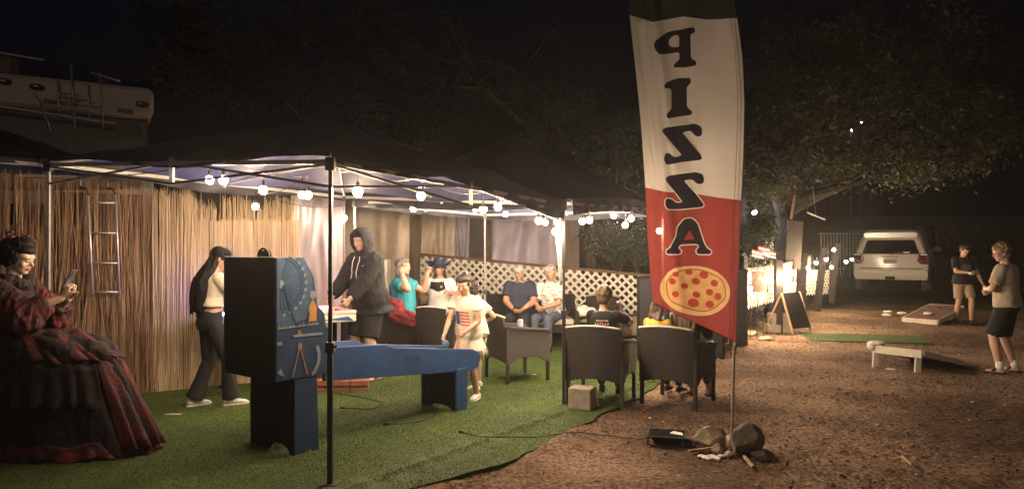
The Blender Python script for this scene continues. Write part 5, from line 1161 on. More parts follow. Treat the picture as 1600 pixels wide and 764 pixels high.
def banner_cloth():
    outline = [(interp(LE, -150), -150)] + [(interp(LE, y), y) for y in range(-130, 471, 20)] + [(lerp(1015, 1150, t), lerp(471, 534, t)) for t in [k / 12 for k in range(13)]] + [(interp(RE, y), y) for y in range(525, -150, -20)] + [(interp(RE, -150), -150)]
    seen = []; 
    for p in outline:
        if not seen or (V(p) - V(seen[-1])).length > 1: seen.append(p)
    outline = seen; pts = [V(p) for p in outline]; edges = [(i, (i + 1) % len(outline)) for i in range(len(outline))]
    def loop(P, close=True):
        b = len(pts); pts.extend(V(p) for p in P); edges.extend((b + i, b + (i + 1) % len(P)) for i in range(len(P) if close else len(P) - 1))
    loop([(lerp(interp(LE, 29), interp(RE, 29), t), 29) for t in (.001, .25, .5, .75, .999)], False); loop([(lerp(interp(LE, 294), interp(RE, 313), t), lerp(294, 313, t)) for t in (.001, .25, .5, .75, .999)], False)
    for P, m in PRINTS: loop(P)
    y = -148.0
    while y < 532:
        x = 974.0
        while x < 1166: pts.append(V((x, y))); x += 3.6
        y += 5.0
    r = delaunay_2d_cdt(pts, edges, [], 0, 1e-4)
    C = np.array([[p[0], p[1]] for p in r[0]]); T_ = np.array([f for f in r[2] if len(f) == 3]); ce = C[T_].mean(1)
    ins = inpoly(ce[:, 0], ce[:, 1], outline); T_ = T_[ins]; ce = ce[ins]
    names = ['flag_white', 'flag_red', 'flag_green', 'print_dark', 'print_crust', 'print_sauce', 'print_cheese', 'print_pepperoni']; idx = np.zeros(len(T_), np.int32)
    yr = 294 + (ce[:, 0] - 1007) * 19 / 151.0; idx[ce[:, 1] > yr] = 1; idx[ce[:, 1] < 29] = 2
    for P, m in PRINTS: idx[inpoly(ce[:, 0], ce[:, 1], [tuple(p) for p in P])] = names.index(m)
    inv = chain_inv(bn); co = np.array([(inv @ flp(p[0], p[1]))[:] for p in C])
    o = tri_mesh('printed_cloth', co, T_, MATS['flag_white'], bn, True)
    for k in names[1:]: o.data.materials.append(MATS[k])
    o.data.polygons.foreach_set('material_index', idx)
banner_cloth()
# sleeve and pole
pz = lambda y: interp(RE, y) - 2
pp = [gp(1142, 690) + V((0, 0, -.05)), at(1143.5, 660, 5.84), at(1146, 580, 5.86)] + [at(pz(y) - 1, y, 5.87) for y in (520, 420, 300, 160, 60, 0, -60, -140)]
MB().tube(pp, [.012] * 3 + [.010] * 6 + [.008] * 2, 8).build('pole', mat('pole_tan', (.28, .22, .17), .5, .2, 20, metal=.2), bn, True)
for x0 in (4, 8):
    inv = pinv(); MB().tube([flp(interp(RE, y) - x0 * 1.3, y, .006) for y in range(30, 533, 20)], .0022, 5).build('seam', mat('seam_grey', (.25, .21, .19), .9, 0), bn, True)
MB().tube([flp(lerp(1016, 1150, t), lerp(471, 534, t), .001) for t in [k / 16 for k in range(17)]], .004, 5).build('hem', MATS['flag_red'], bn, True)
MB().tube([at(1150, 534, 5.83), at(1146, 545, 5.86)], .006, 6).build('clip', MATS['grey_metal'], bn, True)
# ---------------------------------------------------------------- sandwich board, cornhole, bags
sb = thing('sandwich_board', 'black A-frame sandwich board with tan edges by the dark fence post', 'sign', gp(1220, 522))
yb = 13.15
qa, qb, qc = at(1221, 458, yb), V((at(1192, 0, 13.4).x, 13.35, .02)), V((at(1240, 0, 12.9).x, 12.95, .02))
off = V((.46, .30, 0))
for a, b, nm in ((qa, qb, 'left'), (qa, qc, 'right')):
    for o_ in (V((0, 0, 0)), off): MB().bar(a + o_, b + o_, .035).build('frame_stile', MATS['pale_wood'], sb, bevel=.003)
    MB().add([a + off * .02, a + off * .98, b + off * .98 + V((0, 0, .1)), b + off * .02 + V((0, 0, .1)), a + off * .02 + V((.012, 0, 0)), a + off * .98 + V((.012, 0, 0)), b + off * .98 + V((.012, 0, .1)), b + off * .02 + V((.012, 0, .1))],
             [(0, 1, 2, 3), (7, 6, 5, 4), (0, 4, 5, 1), (1, 5, 6, 2), (2, 6, 7, 3), (3, 7, 4, 0)]).build('board', MATS['black_paint'], sb)
tag(MB().box((5.08, 13.35, .27), (.42, .2, .22), .1).box((5.05, 13.36, .09), (.5, .25, .16), .1).build('weight_blocks', MATS['concrete'], None, bevel=.01), 'stacked grey blocks weighing down the sandwich board', 'blocks')
def cornhole(label, fa, fb_, lowdir, L, hi):
    """fa, fb_: ends of the high or front edge on the ground; lowdir: unit vector along the board"""
    root = thing('cornhole_board', label, 'cornhole board', (fa + fb_) / 2, 0, 'bean-bag toss boards'); return root
u1, u2 = gp(1368, 574), gp(1434, 583)
c1 = thing('cornhole_board', 'pale-framed bean bag board seen from behind on its two legs', 'cornhole board', (u1 + u2) / 2, 0, 'bean bag toss boards')
hx = (u2 - u1).normalized(); hy = V((-hx.y, hx.x, 0)); Hh = .30; La = 1.2
T1 = lambda u, v, w: u1 - hx * .04 + hx * u * ((u2 - u1).length + .10) + hy * (v * La - .02) + V((0, 0, lerp(Hh, .06, v) + w))
def tbox(name, T, u0, u1_, v0, v1, w0, w1, m, root): return MB().add([T(a, b, c) for a in (u0, u1_) for b in (v0, v1) for c in (w0, w1)], [(0, 1, 3, 2), (4, 6, 7, 5), (0, 4, 5, 1), (2, 3, 7, 6), (0, 2, 6, 4), (1, 5, 7, 3)]).build(name, m, root, bevel=.003)
tbox('top', T1, 0, 1, 0, 1, -.012, 0, MATS['board_red'], c1)
tbox('back_rail', T1, 0, 1, -.018, -.001, -.10, .002, MATS['board_white'], c1); tbox('front_rail', T1, 0, 1, 1.0, 1.018, -.06, .002, MATS['board_white'], c1)
for a in (-.03, 1.0): tbox('side_rail', T1, a, a + .03, 0, 1, -.07, .001, MATS['board_white'], c1)
for p in (u1, u2): MB().bar(p + V((-.01, 0, .0)), p + V((.015, .02, Hh - .08)), .075, .035).build('leg', MATS['board_white'], c1, bevel=.003)
bagm = MATS['paper_white']
def bag(c, label, sx=.09, sy=.08, sz=.028, m=None, rz=0): 
    b = soft(MB().ball(c + V((0, 0, sz)), (sx, sy, sz), Matrix.Rotation(rz, 3, 'Z'), 16, 8), 'bean_bag', m or bagm, None, .012, 2, .012, (14, 14, 14)); tag(b, label, 'bean bag', 'bean bags on and around the boards')
bag(T1(.06, .03, 0), 'pale bean bag draped over the corner of the near board', .12, .09, .03); bag(T1(.0, -.02, -.07), 'pale cloth hanging off the left edge of the near board', .05, .05, .05)
e1, e2 = gp(1411, 503.5), gp(1465, 508); hx2 = (e2 - e1).normalized(); hy2 = V((-hx2.y, hx2.x, 0))
c2 = thing('cornhole_board', 'dull red bean bag board facing the camera, beside the man in black', 'cornhole board', (e1 + e2) / 2, 0, 'bean bag toss boards')
T2 = lambda u, v, w: e1 + hx2 * u * (e2 - e1).length * 1.0 + hy2 * (v * 1.22 - .02) + V((0, 0, lerp(.11, .34, v) + w))
# top with its hole
m = MB(); nn = 24; uh, vh, ru, rv_ = .5, .80, .11, .065
sq = []
for k in range(nn):
    t = 2 * math.pi * k / nn; c_, s_ = math.cos(t), math.sin(t); f_ = min((.5 / abs(c_)) if abs(c_) > 1e-6 else 9, ((1 - vh if s_ > 0 else vh) / abs(s_)) if abs(s_) > 1e-6 else 9); sq.append((uh + c_ * f_, vh + s_ * f_))
vs = [T2(u, v, w) for w in (0, -.014) for (u, v) in sq] + [T2(uh + ru * math.cos(2 * math.pi * k / nn), vh + rv_ * math.sin(2 * math.pi * k / nn), w) for w in (0, -.014) for k in range(nn)]
fs = []
for k in range(nn):
    k2 = (k + 1) % nn; fs += [(k, k2, 2 * nn + k2, 2 * nn + k), (nn + k2, nn + k, 3 * nn + k, 3 * nn + k2), (2 * nn + k, 2 * nn + k2, 3 * nn + k2, 3 * nn + k), (k2, k, nn + k, nn + k2)]
m.add(vs, fs).build('top', MATS['board_red'], c2)
tbox('front_rail', T2, 0, 1, -.018, 0, -.10, .003, MATS['board_white'], c2); tbox('back_rail', T2, 0, 1, 1, 1.018, -.10, .003, MATS['board_white'], c2)
for a in (-.03, 1.0): tbox('side_rail', T2, a, a + .03, 0, 1, -.09, .001, MATS['board_white'], c2)
for uu in (.05, .95): p = T2(uu, .92, -.05); MB().bar(p, V((p.x, p.y, gz(p.x, p.y))), .07, .035).build('leg', MATS['board_white'], c2)
bag(T2(.52, .28, 0), 'pale bean bag lying on the dull red board'); bag(gp(1387, 489), 'farther of two pale bean bags left of the dull red board', .11, .08); bag(gp(1385, 494), 'nearer of two pale bean bags left of the dull red board', .11, .08)
bag(gp(1409, 491), 'pale bean bag touching the front of the dull red board', .11, .08); bag(gp(1391, 579), 'crumpled grey bag under the near board', .08, .05, .015)
# rocks and litter by the fence
for i, (px, py, r, lab) in enumerate(((1170, 523, .12, 'pale stone right of the dark pillar'), (1196, 531, .1, 'low pale stone left of the sandwich board foot'), (1192, 488, .17, 'flat pale slab behind the sandwich board'), (1183, 507, .10, 'brown stone between pillar and sandwich board'))):
    c = gp(px, py); vs, fs = rock_mesh(40 + i, 3); tag(MB().add([V((v[0] * r * 1.3, v[1] * r, v[2] * r * .5)) + c + V((0, 0, r * .25)) for v in vs], [tuple(f) for f in fs]).build('rock', MATS['rock'], None, True), lab, 'rock')
dsk = MB(); rr = random.Random(5)
for k in range(150):
    c = gp(rr.uniform(1160, 1215), rr.uniform(488, 515)); z = rr.uniform(0, .12); dsk.tube([c + V((0, 0, z)), c + V((rr.uniform(-.2, .2), rr.uniform(-.2, .2), z + rr.uniform(-.03, .08)))], .006, 4)
o = dsk.build('brush_pile', MATS['bark']); tag(o, 'tangle of dry brush between pillar and sandwich board', 'brush pile', kind='stuff')
# hanging boards under the big tree
tag(MB().bar(at(1236, 342, 14.6), at(1242, 306, 14.7), .05, .02).tube([at(1242, 306, 14.7), at(1243, 285, 14.8)], .004, 4).build('hanging_board', MATS['pale_wood'], None), 'tan wooden slat hanging upright from the big tree', 'board', 'slats hanging in the tree')
tag(MB().bar(at(1262, 332, 14.6), at(1289, 343, 14.7), .035, .02).tube([at(1275, 337, 14.65), at(1270, 290, 14.8)], .004, 4).build('hanging_board', MATS['board_white'], None), 'white wooden slat hanging tilted from the big tree', 'board', 'slats hanging in the tree')
tag(MB().bar(at(1238, 420, 15.6), at(1243, 345, 15.6), .34, .05).bar(at(1238, 440, 15.6), at(1238, 405, 15.6), .05).build('notice_board', mat('notice', (.045, .036, .028), .8, .3, 4), None), 'pale weathered board standing under the big tree', 'board')
# lights beyond
def lamp(px, py, Y, r, m, lab):
    c = at(px, py, Y); root = thing('lamp', lab, 'lamp', V((c.x, c.y, gz(c.x, c.y)))); MB().ball(c, (r,) * 3, n=10, m=6).build('lamp_glass', MATS[m], root, True); MB().tube([V((c.x, c.y + .02, gz(c.x, c.y) - .02)), c + V((0, .02, -r * .9))], .02, 6).lathe(c, [(r * .6, r * .7), (r * .9, r * .8), (.01, r * 1.4)], 10).build('post', MATS['dark_metal'], root)
lamp(1179, 332, 15.8, .05, 'bulb_cold', 'single cold white lamp glimpsed left of the big tree')
lamp(1322, 409, 22.0, .055, 'bulb_green', 'greenish garden light nearest the fence end'); lamp(1331, 405, 22.4, .05, 'bulb_green', 'greenish garden light next to the white car')
for px, py, lab in ((1299, 192, 'leftmost faint house light high in the dark'), (1345, 191, 'rightmost faint house light high in the dark'), (1331, 204, 'lowest faint house light in the dark')):
    c = at(px, py, 60); root = thing('house_light', lab, 'lamp', V((c.x, c.y, gz(c.x, c.y))), 0, 'far house lights'); MB().ball(c, (.12, .12, .07), n=8, m=5).build('lamp_glass', MATS['bulb_far'], root); MB().tube([V((c.x, c.y + .1, gz(c.x, c.y) - .02)), c + V((0, .1, 0))], .05, 5).build('post', MATS['dark_metal'], root)
# ---------------------------------------------------------------- white off-road car, seen from the rear
cr = thing('parked_car', 'white off-road wagon parked in the dark, seen from behind', 'car', (0, 0, 0))
def sec(y, zb, zbelt, zroof, wb, wbelt, wroof):
    h = [(wb * .90, zb), (wb, zb + .12), (wb * 1.005, (zb + zbelt) * .5), (wbelt, zbelt - .08), (wbelt * .975, zbelt)]
    if zroof > zbelt + .05: h += [(lerp(wbelt * .97, wroof, .6), lerp(zbelt, zroof, .6)), (wroof * 1.0, zroof - .09), (wroof * .94, zroof - .03), (wroof * .7, zroof)]
    else: h += [(wbelt * .95, zbelt + .01), (wbelt * .9, zbelt + .02), (wbelt * .8, zbelt + .03), (wbelt * .6, zbelt + .035)]
    return [V((x, y, z)) for x, z in h] + [V((-x, y, z)) for x, z in reversed(h)]
S = [sec(-2.30, .52, 1.06, 0, .86, .86, 0), sec(-2.26, .50, 1.08, 1.60, .92, .91, .70), sec(-2.16, .50, 1.10, 1.74, .95, .93, .72), sec(-1.9, .50, 1.10, 1.79, .96, .94, .73), sec(-1.0, .48, 1.10, 1.80, .965, .94, .74), sec(0, .48, 1.08, 1.78, .965, .94, .73),
     sec(.75, .48, 1.05, 1.45, .96, .93, .72), sec(1.05, .48, 1.04, 0, .96, .92, 0), sec(2.0, .48, .98, 0, .93, .88, 0), sec(2.35, .55, .85, 0, .82, .78, 0)]
S[0] = [V((v.x, v.y, v.z)) for v in sec(-2.27, .52, 1.06, 1.55, .90, .89, .69)]
# rear face slopes forward above the belt
for sc in S[:3]:
    for v in sc:
        if v.z > 1.08: v.y += (v.z - 1.08) * .30
m = MB().rings(S); m.build('body', MATS['car_white'], cr, True, 0, 35)
def rear(u, z, o=0): y = -2.27 + (max(0, z - 1.08)) * .30; return V((u, y - o, z))
MB().prism(rnd_poly([(-.72, 1.13), (.72, 1.13), (.66, 1.30), (.59, 1.52), (-.59, 1.52), (-.66, 1.30)], .06), lambda u, v, d: rear(u, v, d), 0.0, .014).build('rear_window', MATS['glass_dark'], cr)
MB().prism(rnd_poly([(-.66, 1.58), (.66, 1.58), (.70, 1.70), (.62, 1.75), (-.62, 1.75), (-.70, 1.70)], .04), lambda u, v, d: V((u, -2.20 + d, v)), 0, .35).build('roof_spoiler', MATS['car_white'], cr, bevel=.015)
MB().prism([(-.12, 1.69), (.12, 1.69), (.12, 1.705), (-.12, 1.705)], lambda u, v, d: V((u, -2.21 + d, v)), 0, .02).build('brake_light', MATS['red_lens'], cr)
MB().rings([[rear(x, z) + V((0, -o, 0)) for x, z, o in ((-.90, .40, .04), (.90, .40, .04), (.93, .52, .09), (.92, .66, .09), (.84, .70, .02), (-.84, .70, .02), (-.92, .66, .09), (-.93, .52, .09))],
            [rear(x, z) + V((0, .30, 0)) for x, z in ((-.90, .40), (.90, .40), (.95, .52), (.945, .66), (.90, .70), (-.90, .70), (-.945, .66), (-.95, .52))]]).build('bumper', MATS['car_white'], cr, bevel=.02)
MB().box((0, -2.345, .46), (.24, .06, .08)).build('hitch_cover', MATS['black_paint'], cr, bevel=.01); MB().prism([(-.78, .715), (.78, .715), (.78, .735), (-.78, .735)], lambda u, v, d: rear(u, v, d), 0, .006).build('tailgate_gap', MATS['black_paint'], cr)
for sx in (-1, 1):
    tl = MB().prism(rnd_poly([(sx * .66, .95), (sx * .70, 1.14), (sx * .90, 1.17), (sx * .945, 1.05), (sx * .92, .84), (sx * .74, .86)], .03), lambda u, v, d: V((u, -2.30 + d + (abs(u) > .8) * .03, v)), 0, .12).build('tail_light', mat('tail_lens', (.10, .02, .02), .15, .2, 20), cr, bevel=.012)
    MB().box((sx * .83, -2.305, 1.12), (.16, .02, .03)).build('lamp_strip', MATS['plastic_white'], tl); MB().box((sx * .83, -2.305, .93), (.14, .02, .06)).build('reverse_lens', mat('smoke_lens', (.06, .03, .03), .15), tl)
    MB().prism([(-1.95, 1.13), (.55, 1.10), (.15, 1.50), (-.3, 1.62), (-1.75, 1.64)], lambda u, v, d, sx=sx: V((sx * (.905 - (v - 1.1) * .40 + d), u, v)), .005, .02).build('side_window', MATS['glass_dark'], cr)
    MB().tube([V((sx * .66, -1.9, 1.80)), V((sx * .66, -1.85, 1.86)), V((sx * .66, .1, 1.86)), V((sx * .66, .2, 1.80))], .017, 6).build('roof_rail', MATS['dark_metal'], cr, True)
    MB().ball((sx * 1.05, .62, 1.12), (.12, .07, .09)).bar((sx * .92, .62, 1.08), (sx * 1.0, .62, 1.10), .04).build('mirror', MATS['car_white'], cr, True)
    for y in (-1.38, 1.45):
        w = MB().lathe((sx * .72, y, .385), [(.22, 0), (.36, 0), (.385, .03), (.385, .22), (.36, .25), (.22, .25)], 28, axis=(sx, 0, 0)).build('wheel', MATS['tyre'], cr, True)
        MB().lathe((sx * .72, y, .385), [(.001, .215), (.05, .23), (.2, .225), (.23, .24), (.23, .2), (.001, .19)], 20, axis=(sx, 0, 0)).build('rim', MATS['grey_metal'], w, True)
        MB().tube([(sx * .955, y + .44 * math.cos(t), .40 + .44 * math.sin(t)) for t in [math.pi * k / 14 for k in range(15)]], .028, 6).build('wheel_arch', MATS['black_rubber'], cr, True)
MB().prism(rnd_poly([(-.17, .86), (.17, .86), (.17, 1.0), (-.17, 1.0)], .015), lambda u, v, d: rear(u, v, d), 0.003, .016).build('licence_plate', mat('plate', (.34, .30, .27), .5, .3, 40), cr)
m = MB()
for k in range(6): m.box((-.125 + k * .05, -2.289, .93), (.028, .003, .055))
m.build('plate_characters', mat('plate_ink', (.16, .08, .08), .6), cr)
MB().prism([(-.21, 1.045), (.21, 1.045), (.20, 1.065), (-.20, 1.065)], lambda u, v, d: rear(u, v, d), 0.0, .02).build('tailgate_handle', MATS['dark_metal'], cr); MB().lathe(rear(0, 1.10, .0), [(.022, 0), (.03, .01), (.02, .016)], 16, axis=(0, -1, 0)).build('badge', MATS['alu'], cr, True)
MB().box(rear(.40, 1.17, .016), (.16, .004, .05)).build('window_sticker', MATS['board_white'], cr); MB().bar(rear(.05, 1.16, .02), rear(.35, 1.19, .02), .015).build('rear_wiper', MATS['dark_metal'], cr)
MB().box((0, 0, .42), (1.5, 4.0, .12)).build('chassis', MATS['black_paint'], cr)
cy = 20.0; ang = 33; cr.location = ((1391 - 800) / F * cy + 2.27 * math.sin(R(ang)), cy + 2.27 * math.cos(R(ang)), gz(0, cy + 1.4) - .04); cr.rotation_euler = (R(3.0), 0, R(-ang))
# ---------------------------------------------------------------- the people
def cap(J, root, m, brim=True, name='cap', z=.0):
    h, q = J['h'], J['q']; Hm = J['Hm']
    mb = MB().ball(h(0, -.012, .058 + z), (.088 * q, .104 * q, .082 * q), Hm)
    o = soft(mb, name, MATS[m], root, .009, 3, .001)
    if brim: MB().prism([(-.075, .07), (.075, .07), (.078, .11), (.05, .155), (0, .165), (-.05, .155), (-.078, .11)], lambda u, v, d: h(u, v, .062 + d - abs(u) * .25), 0, .007).build('brim', MATS[m], o, bevel=.002)
    MB().ball(h(0, -.012, .14 + z), (.008 * q,) * 3, n=8, m=5).build('button', MATS[m], o, True)
    return o
# the seated woman in the long red and black dress
wr, J = person('woman in a long red and black ruffled dress looking at her phone', (-3.97, 5.55, 0), -90, 1.03, (0, 0, .81), (4, 0), 0, (0, -16),
    [(-.06, .42, 1.16), (.10, .47, 1.18)], [(-.10, .56, .11), (.10, .60, .11)], 1.0, 'skin_pale', vox=.007, shoe=('black_rubber', 'sneaker'),
    bottom=None, top=dict(sleeve=1.0, mat='floral_fabric', hem=-.02, off=.02, slo=.03, fold=.012, name='bodice'), hair=('short', 'hair_black'), pole=[(-.3, .2, -1), (.5, .1, -1)], curl=(45, 50),
    hdir=((.15, .35, .9), (-.1, .35, .9)), pal=((1, .2, 0), (-1, .2, 0)))
h, q = J['h'], J['q']
mb = MB().ball(h(0, -.07, .06), (.10, .10, .10)).ball(h(0, -.11, .02), (.085, .075, .10)).ball(h(0, -.02, .11), (.085, .09, .06)).ball(h(.075, .0, .02), (.02, .035, .05)).ball(h(-.075, .0, .02), (.02, .035, .05))
soft(mb, 'hair_updo', MATS['hair_black'], wr, .008, 2, .012, (18, 18, 10))
rr = random.Random(3)
for k in range(9):
    c = h(rr.uniform(-.09, .09), rr.uniform(-.16, .02), rr.uniform(.12, .17)); mb = MB()
    for j in range(6): t = j * 1.05; mb.ball(c + V((.018 * math.cos(t), .018 * math.sin(t), .004 * j)), (.017, .017, .010), Matrix.Rotation(t, 3, 'X'), 8, 5)
    mb.build('hair_flower', MATS['red_fabric'], wr, True)
for t0, m_, rad in ((0, 'floral_fabric', 1.0),):
    rgs = []
    for z, cy_, rx, ry in ((1.02, -.01, .17, .13), (.96, .03, .22, .19), (.94, .16, .23, .33), (.90, .24, .25, .42), (.82, .31, .26, .50), (.60, .35, .27, .57), (.35, .39, .29, .63), (.15, .42, .30, .67), (.02, .44, .32, .70)):
        rgs.append([V((rx * math.cos(t) * (1 + .05 * math.sin(9 * t + z * 3)), cy_ + ry * math.sin(t) * (1 + .05 * math.sin(9 * t + z * 3)), z)) for t in [2 * math.pi * k / 64 for k in range(64)]])
    soft(MB().rings(rgs), 'skirt', MATS['floral_fabric'], wr, .014, 2, .022, (7, 7, 2.2), 2.2)
def ruffle(name, z0, z1, cy0, cy1, rx0, rx1, ry0, ry1, a0, a1, wv=22, amp=.035, m='red_fabric', sl=0):
    vs = []; n = 110; r_ = 7
    for j in range(r_ + 1):
        s_ = j / r_
        for i in range(n + 1):
            t = lerp(a0, a1, i / n); w = 1 + amp * s_ * math.sin(wv * t + 2.5 * noise.noise(V((t * 3, s_, z0)))) + .02 * noise.noise(V((t * 9, s_ * 4, 2)))
            vs.append((lerp(rx0, rx1, s_) * w * math.cos(t), lerp(cy0, cy1, s_) + lerp(ry0, ry1, s_) * w * math.sin(t), lerp(z0, z1, s_) + sl * math.cos(t) + .015 * math.sin(wv * t * .5)))
    fs = [(j * (n + 1) + i, j * (n + 1) + i + 1, (j + 1) * (n + 1) + i + 1, (j + 1) * (n + 1) + i) for j in range(r_) for i in range(n)]
    o = raw_mesh(name, vs, fs, MATS[m], wr, True); sd = o.modifiers.new('t', 'SOLIDIFY'); sd.thickness = .006
ruffle('hem_ruffle', .13, .02, .42, .44, .32, .35, .67, .74, -.8, 1.9, 26, .03); ruffle('skirt_ruffle', .72, .06, .34, .45, .27, .36, .55, .74, .95, 1.75, 26, .045)
ruffle('lap_ruffle', .96, .74, .20, .34, .23, .29, .36, .54, .1, 1.75, 20, .05); ruffle('skirt_ruffle', .72, .40, .34, .39, .28, .33, .58, .63, -.9, .9, 28, .05, 'floral_fabric')
for i in (0, 1):
    sh, el, w = J['arms'][i]; mb = MB()
    mb.caps(sh, sh.lerp(el, .5), .075, .085); mb.cone(sh.lerp(el, .4), el + V((0, .02, -.05)), .08, .13, 20); mb.cone(el + V((0, 0, -.04)), el.lerp(w, .62), .12, .07, 20)
    for k in range(9): t = k * .7; mb.ball(el + V((.09 * math.cos(t), .09 * math.sin(t), -.07)), (.045, .045, .07), n=10, m=6)
    soft(mb, 'ruffled_sleeve', MATS['red_fabric'], wr, .009, 2, .024, (12, 12, 5), 4.4 + i)
mb = MB()
for k in range(22): t = 2 * math.pi * k / 22; mb.ball(J['nb'] + V((.12 * math.cos(t), .10 * math.sin(t), -.035 + .02 * math.sin(3 * t))), (.04, .035, .045), n=10, m=6)
soft(mb, 'neck_ruffle', MATS['floral_fabric'], wr, .009, 2, .014, (20, 20, 14), 1.2)
wc = Matrix.Rotation(R(-90), 3, 'Z') @ J['arms'][1][2] + V((-3.97, 5.55, 0))
ph = thing('phone', 'patterned phone held up by the woman in the red and black dress', 'phone', wc + V((.06, .01, .15)), 0, local=True)
Mp = Matrix.Rotation(R(-90), 3, 'Z') @ Matrix.Rotation(R(-28), 3, 'X')
MB().box((0, 0, 0), (.075, .010, .155), rot=Mp).build('phone_body', MATS['phone_case'], ph, bevel=.004); MB().box(Mp @ V((0, -.0058, 0)), (.068, .001, .145), rot=Mp).build('screen', MATS['glass_dark'], ph)
for k in range(3): MB().lathe(Mp @ V((.022, .006, .055 - k * .02)), [(.001, 0), (.007, 0), (.007, .002), (.001, .003)], 10, axis=Mp @ V((0, 1, 0))).build('camera_lens', MATS['glass_dark'], ph)
st = thing('bar_stool', 'dark tall stool hidden under the red and black dress', 'stool', (-3.97, 5.55, 0), local=True)
MB().lathe((0, 0, .66), [(.001, 0), (.17, 0), (.18, .02), (.17, .05), (.001, .055)], 24).build('seat', MATS['black_paint'], st, True)
for k in range(4): t = k * math.pi / 2 + .8; MB().bar((.12 * math.cos(t), .12 * math.sin(t), .66), (.2 * math.cos(t), .2 * math.sin(t), .012), .03).build('leg', MATS['black_paint'], st)

# woman with very long hair at the table
w2, J = person('woman with very long black hair, cropped cream top and flared black trousers', (-3.06, 7.15, 0), -49, .93, (0, 0, .95), (4, 0), 0, (-18, -22),
    [(-.15, .46, 1.02), (.22, .44, 1.0)], [(-.09, -.14, .09), (.12, .18, .09)], .95, 'skin', top=dict(sleeve=.55, mat='cream_fabric', hem=.14, off=.018), bottom=dict(len=1.93, mat='black_fabric', flare=.035, loose=.004),
    hair=('long', 'hair_black', .42), shoe=('white_rubber', 'sneaker'), face=True)
# hooded player
w4, J = person('large person in a black hoodie, hood up, leaning on the game table', (-1.74, 8.62, 0), 138, 1.05, (0, 0, .95), (9, 0), 4, (10, -12),
    [(-.17, .42, .93), (.14, .47, .92)], [(-.13, -.02, .09), (.13, .08, .09)], 1.38, 'skin', top=dict(sleeve=1.92, mat='charcoal_fabric', hem=-.16, flare=.03, off=.032, fold=.014, name='hoodie'),
    bottom=dict(len=.98, mat='black_fabric', loose=.03, name='shorts'), shoe=('black_rubber', 'slides'), hair=('short', 'hair_black'), curl=(40, 40))
h, q = J['h'], J['q']; Hm = J['Hm']
mb = MB(); rgs = []
for y, rx, rz, cz in ((-.135, .05, .06, .03), (-.12, .09, .105, .02), (-.06, .118, .142, .012), (0, .122, .150, .01), (.05, .116, .145, .005), (.075, .108, .135, 0), (.070, .090, .112, -.004), (.02, .086, .108, 0), (-.04, .08, .10, .01), (-.09, .05, .07, .02)):
    rgs.append([h(rx * math.cos(t), y + .012 * math.sin(t), cz + rz * math.sin(t)) for t in [2 * math.pi * k / 36 for k in range(36)]])
mb.rings(rgs)
mb.rings([[J['nb'] + V((rx * q * math.cos(t), y0 + ry * q * math.sin(t), z)) for t in [2 * math.pi * k / 30 for k in range(30)]] for z, rx, ry, y0 in ((-.06, .16, .12, -.03), (-.01, .125, .105, -.02), (.05, .095, .09, -.02), (.09, .085, .08, -.03), (.05, .07, .07, -.02), (-.03, .08, .07, -.02))])
soft(mb, 'hood', MATS['charcoal_fabric'], w4, .008, 2, .006, (14, 14, 10), 7.7)
up, rt, fw, nb = J['up'], J['rt'], J['fw'], J['nb']
bpy.context.view_layer.update()
sb_ = J['shirt'].data; bv = BVHTree.FromPolygons([v.co for v in sb_.vertices], [tuple(p.vertices) for p in sb_.polygons])
for sx in (-1, 1):
    pts = []
    for k in range(8):
        o_ = nb + rt * sx * (.045 + .012 * math.sin(k)) * 1.05 - up * (.02 + .036 * k) + fw * .6; hit = bv.ray_cast(o_, -fw)[0]
        if hit: pts.append(hit + fw * .006)
    if len(pts) > 2: MB().tube(pts, .0055, 6).build('drawstring', MATS['paper_white'], w4, True)
decal(J['shirt'], w4, 'chest_mark', MATS['paper_white'], nb - up * .12 - rt * .13 + fw * .1, -fw, up, [[(-.02, .004), (-.012, -.004), (.022, .010), (-.008, -.010), (-.018, -.008), (-.024, .0)]])
# the girl with the flag top
w5, J = person('girl in a cream fringed dress with a stars and stripes print', (-.46, 7.46, 0), 153, .76, (0, 0, .95), (9, 0), 0, (12, -26),
    [(-.13, .30, .98), (.17, .38, .90)], [(-.10, -.05, .09), (.10, .06, .09)], 1.0, 'skin', hs=1.2, top=dict(sleeve=.5, mat='cream_fabric', hem=-.25, flare=.035, off=.018, slo=.016, fold=.008, name='fringed_dress'),
    hair=('pony', 'hair_dark'), shoe=('white_rubber', 'sneaker'), curl=(45, 55), brows=False, vox=.007)
up, rt, fw, nb, s_ = J['up'], J['rt'], J['fw'], J['nb'], J['s']
c0 = nb - up * .21 + fw * .12
decal(J['shirt'], w5, 'flag_canton', mat('canton_blue', (.035, .06, .26), .8, .1), c0, -fw, up, [[(-.085, -.085), (-.035, -.085), (-.035, .055), (-.085, .055)]] )
decal(J['shirt'], w5, 'flag_stripe', mat('stripe_red', (.50, .05, .045), .8, .1), c0, -fw, up, [[(-.03, .055 - k * .034 - .018), (.075, .050 - k * .034 - .018), (.075, .050 - k * .034), (-.03, .055 - k * .034)] for k in range(5)])
mm = J['shirt'].data; rr = random.Random(6); fr = MB(); low = [v.co.copy() for v in mm.vertices if (v.co - J['pel']).dot(up) < -.16 and abs((v.co - J['pel']).dot(up) + .185) < .02]
for v in rr.sample(low, min(110, len(low))): fr.tube([v, v + V((v.x * .08, v.y * .08, -.04)), v + V((v.x * .08 + rr.uniform(-.008, .008), v.y * .08, -.085 - rr.uniform(0, .02)))], [.0035, .0030, .0015], 4)
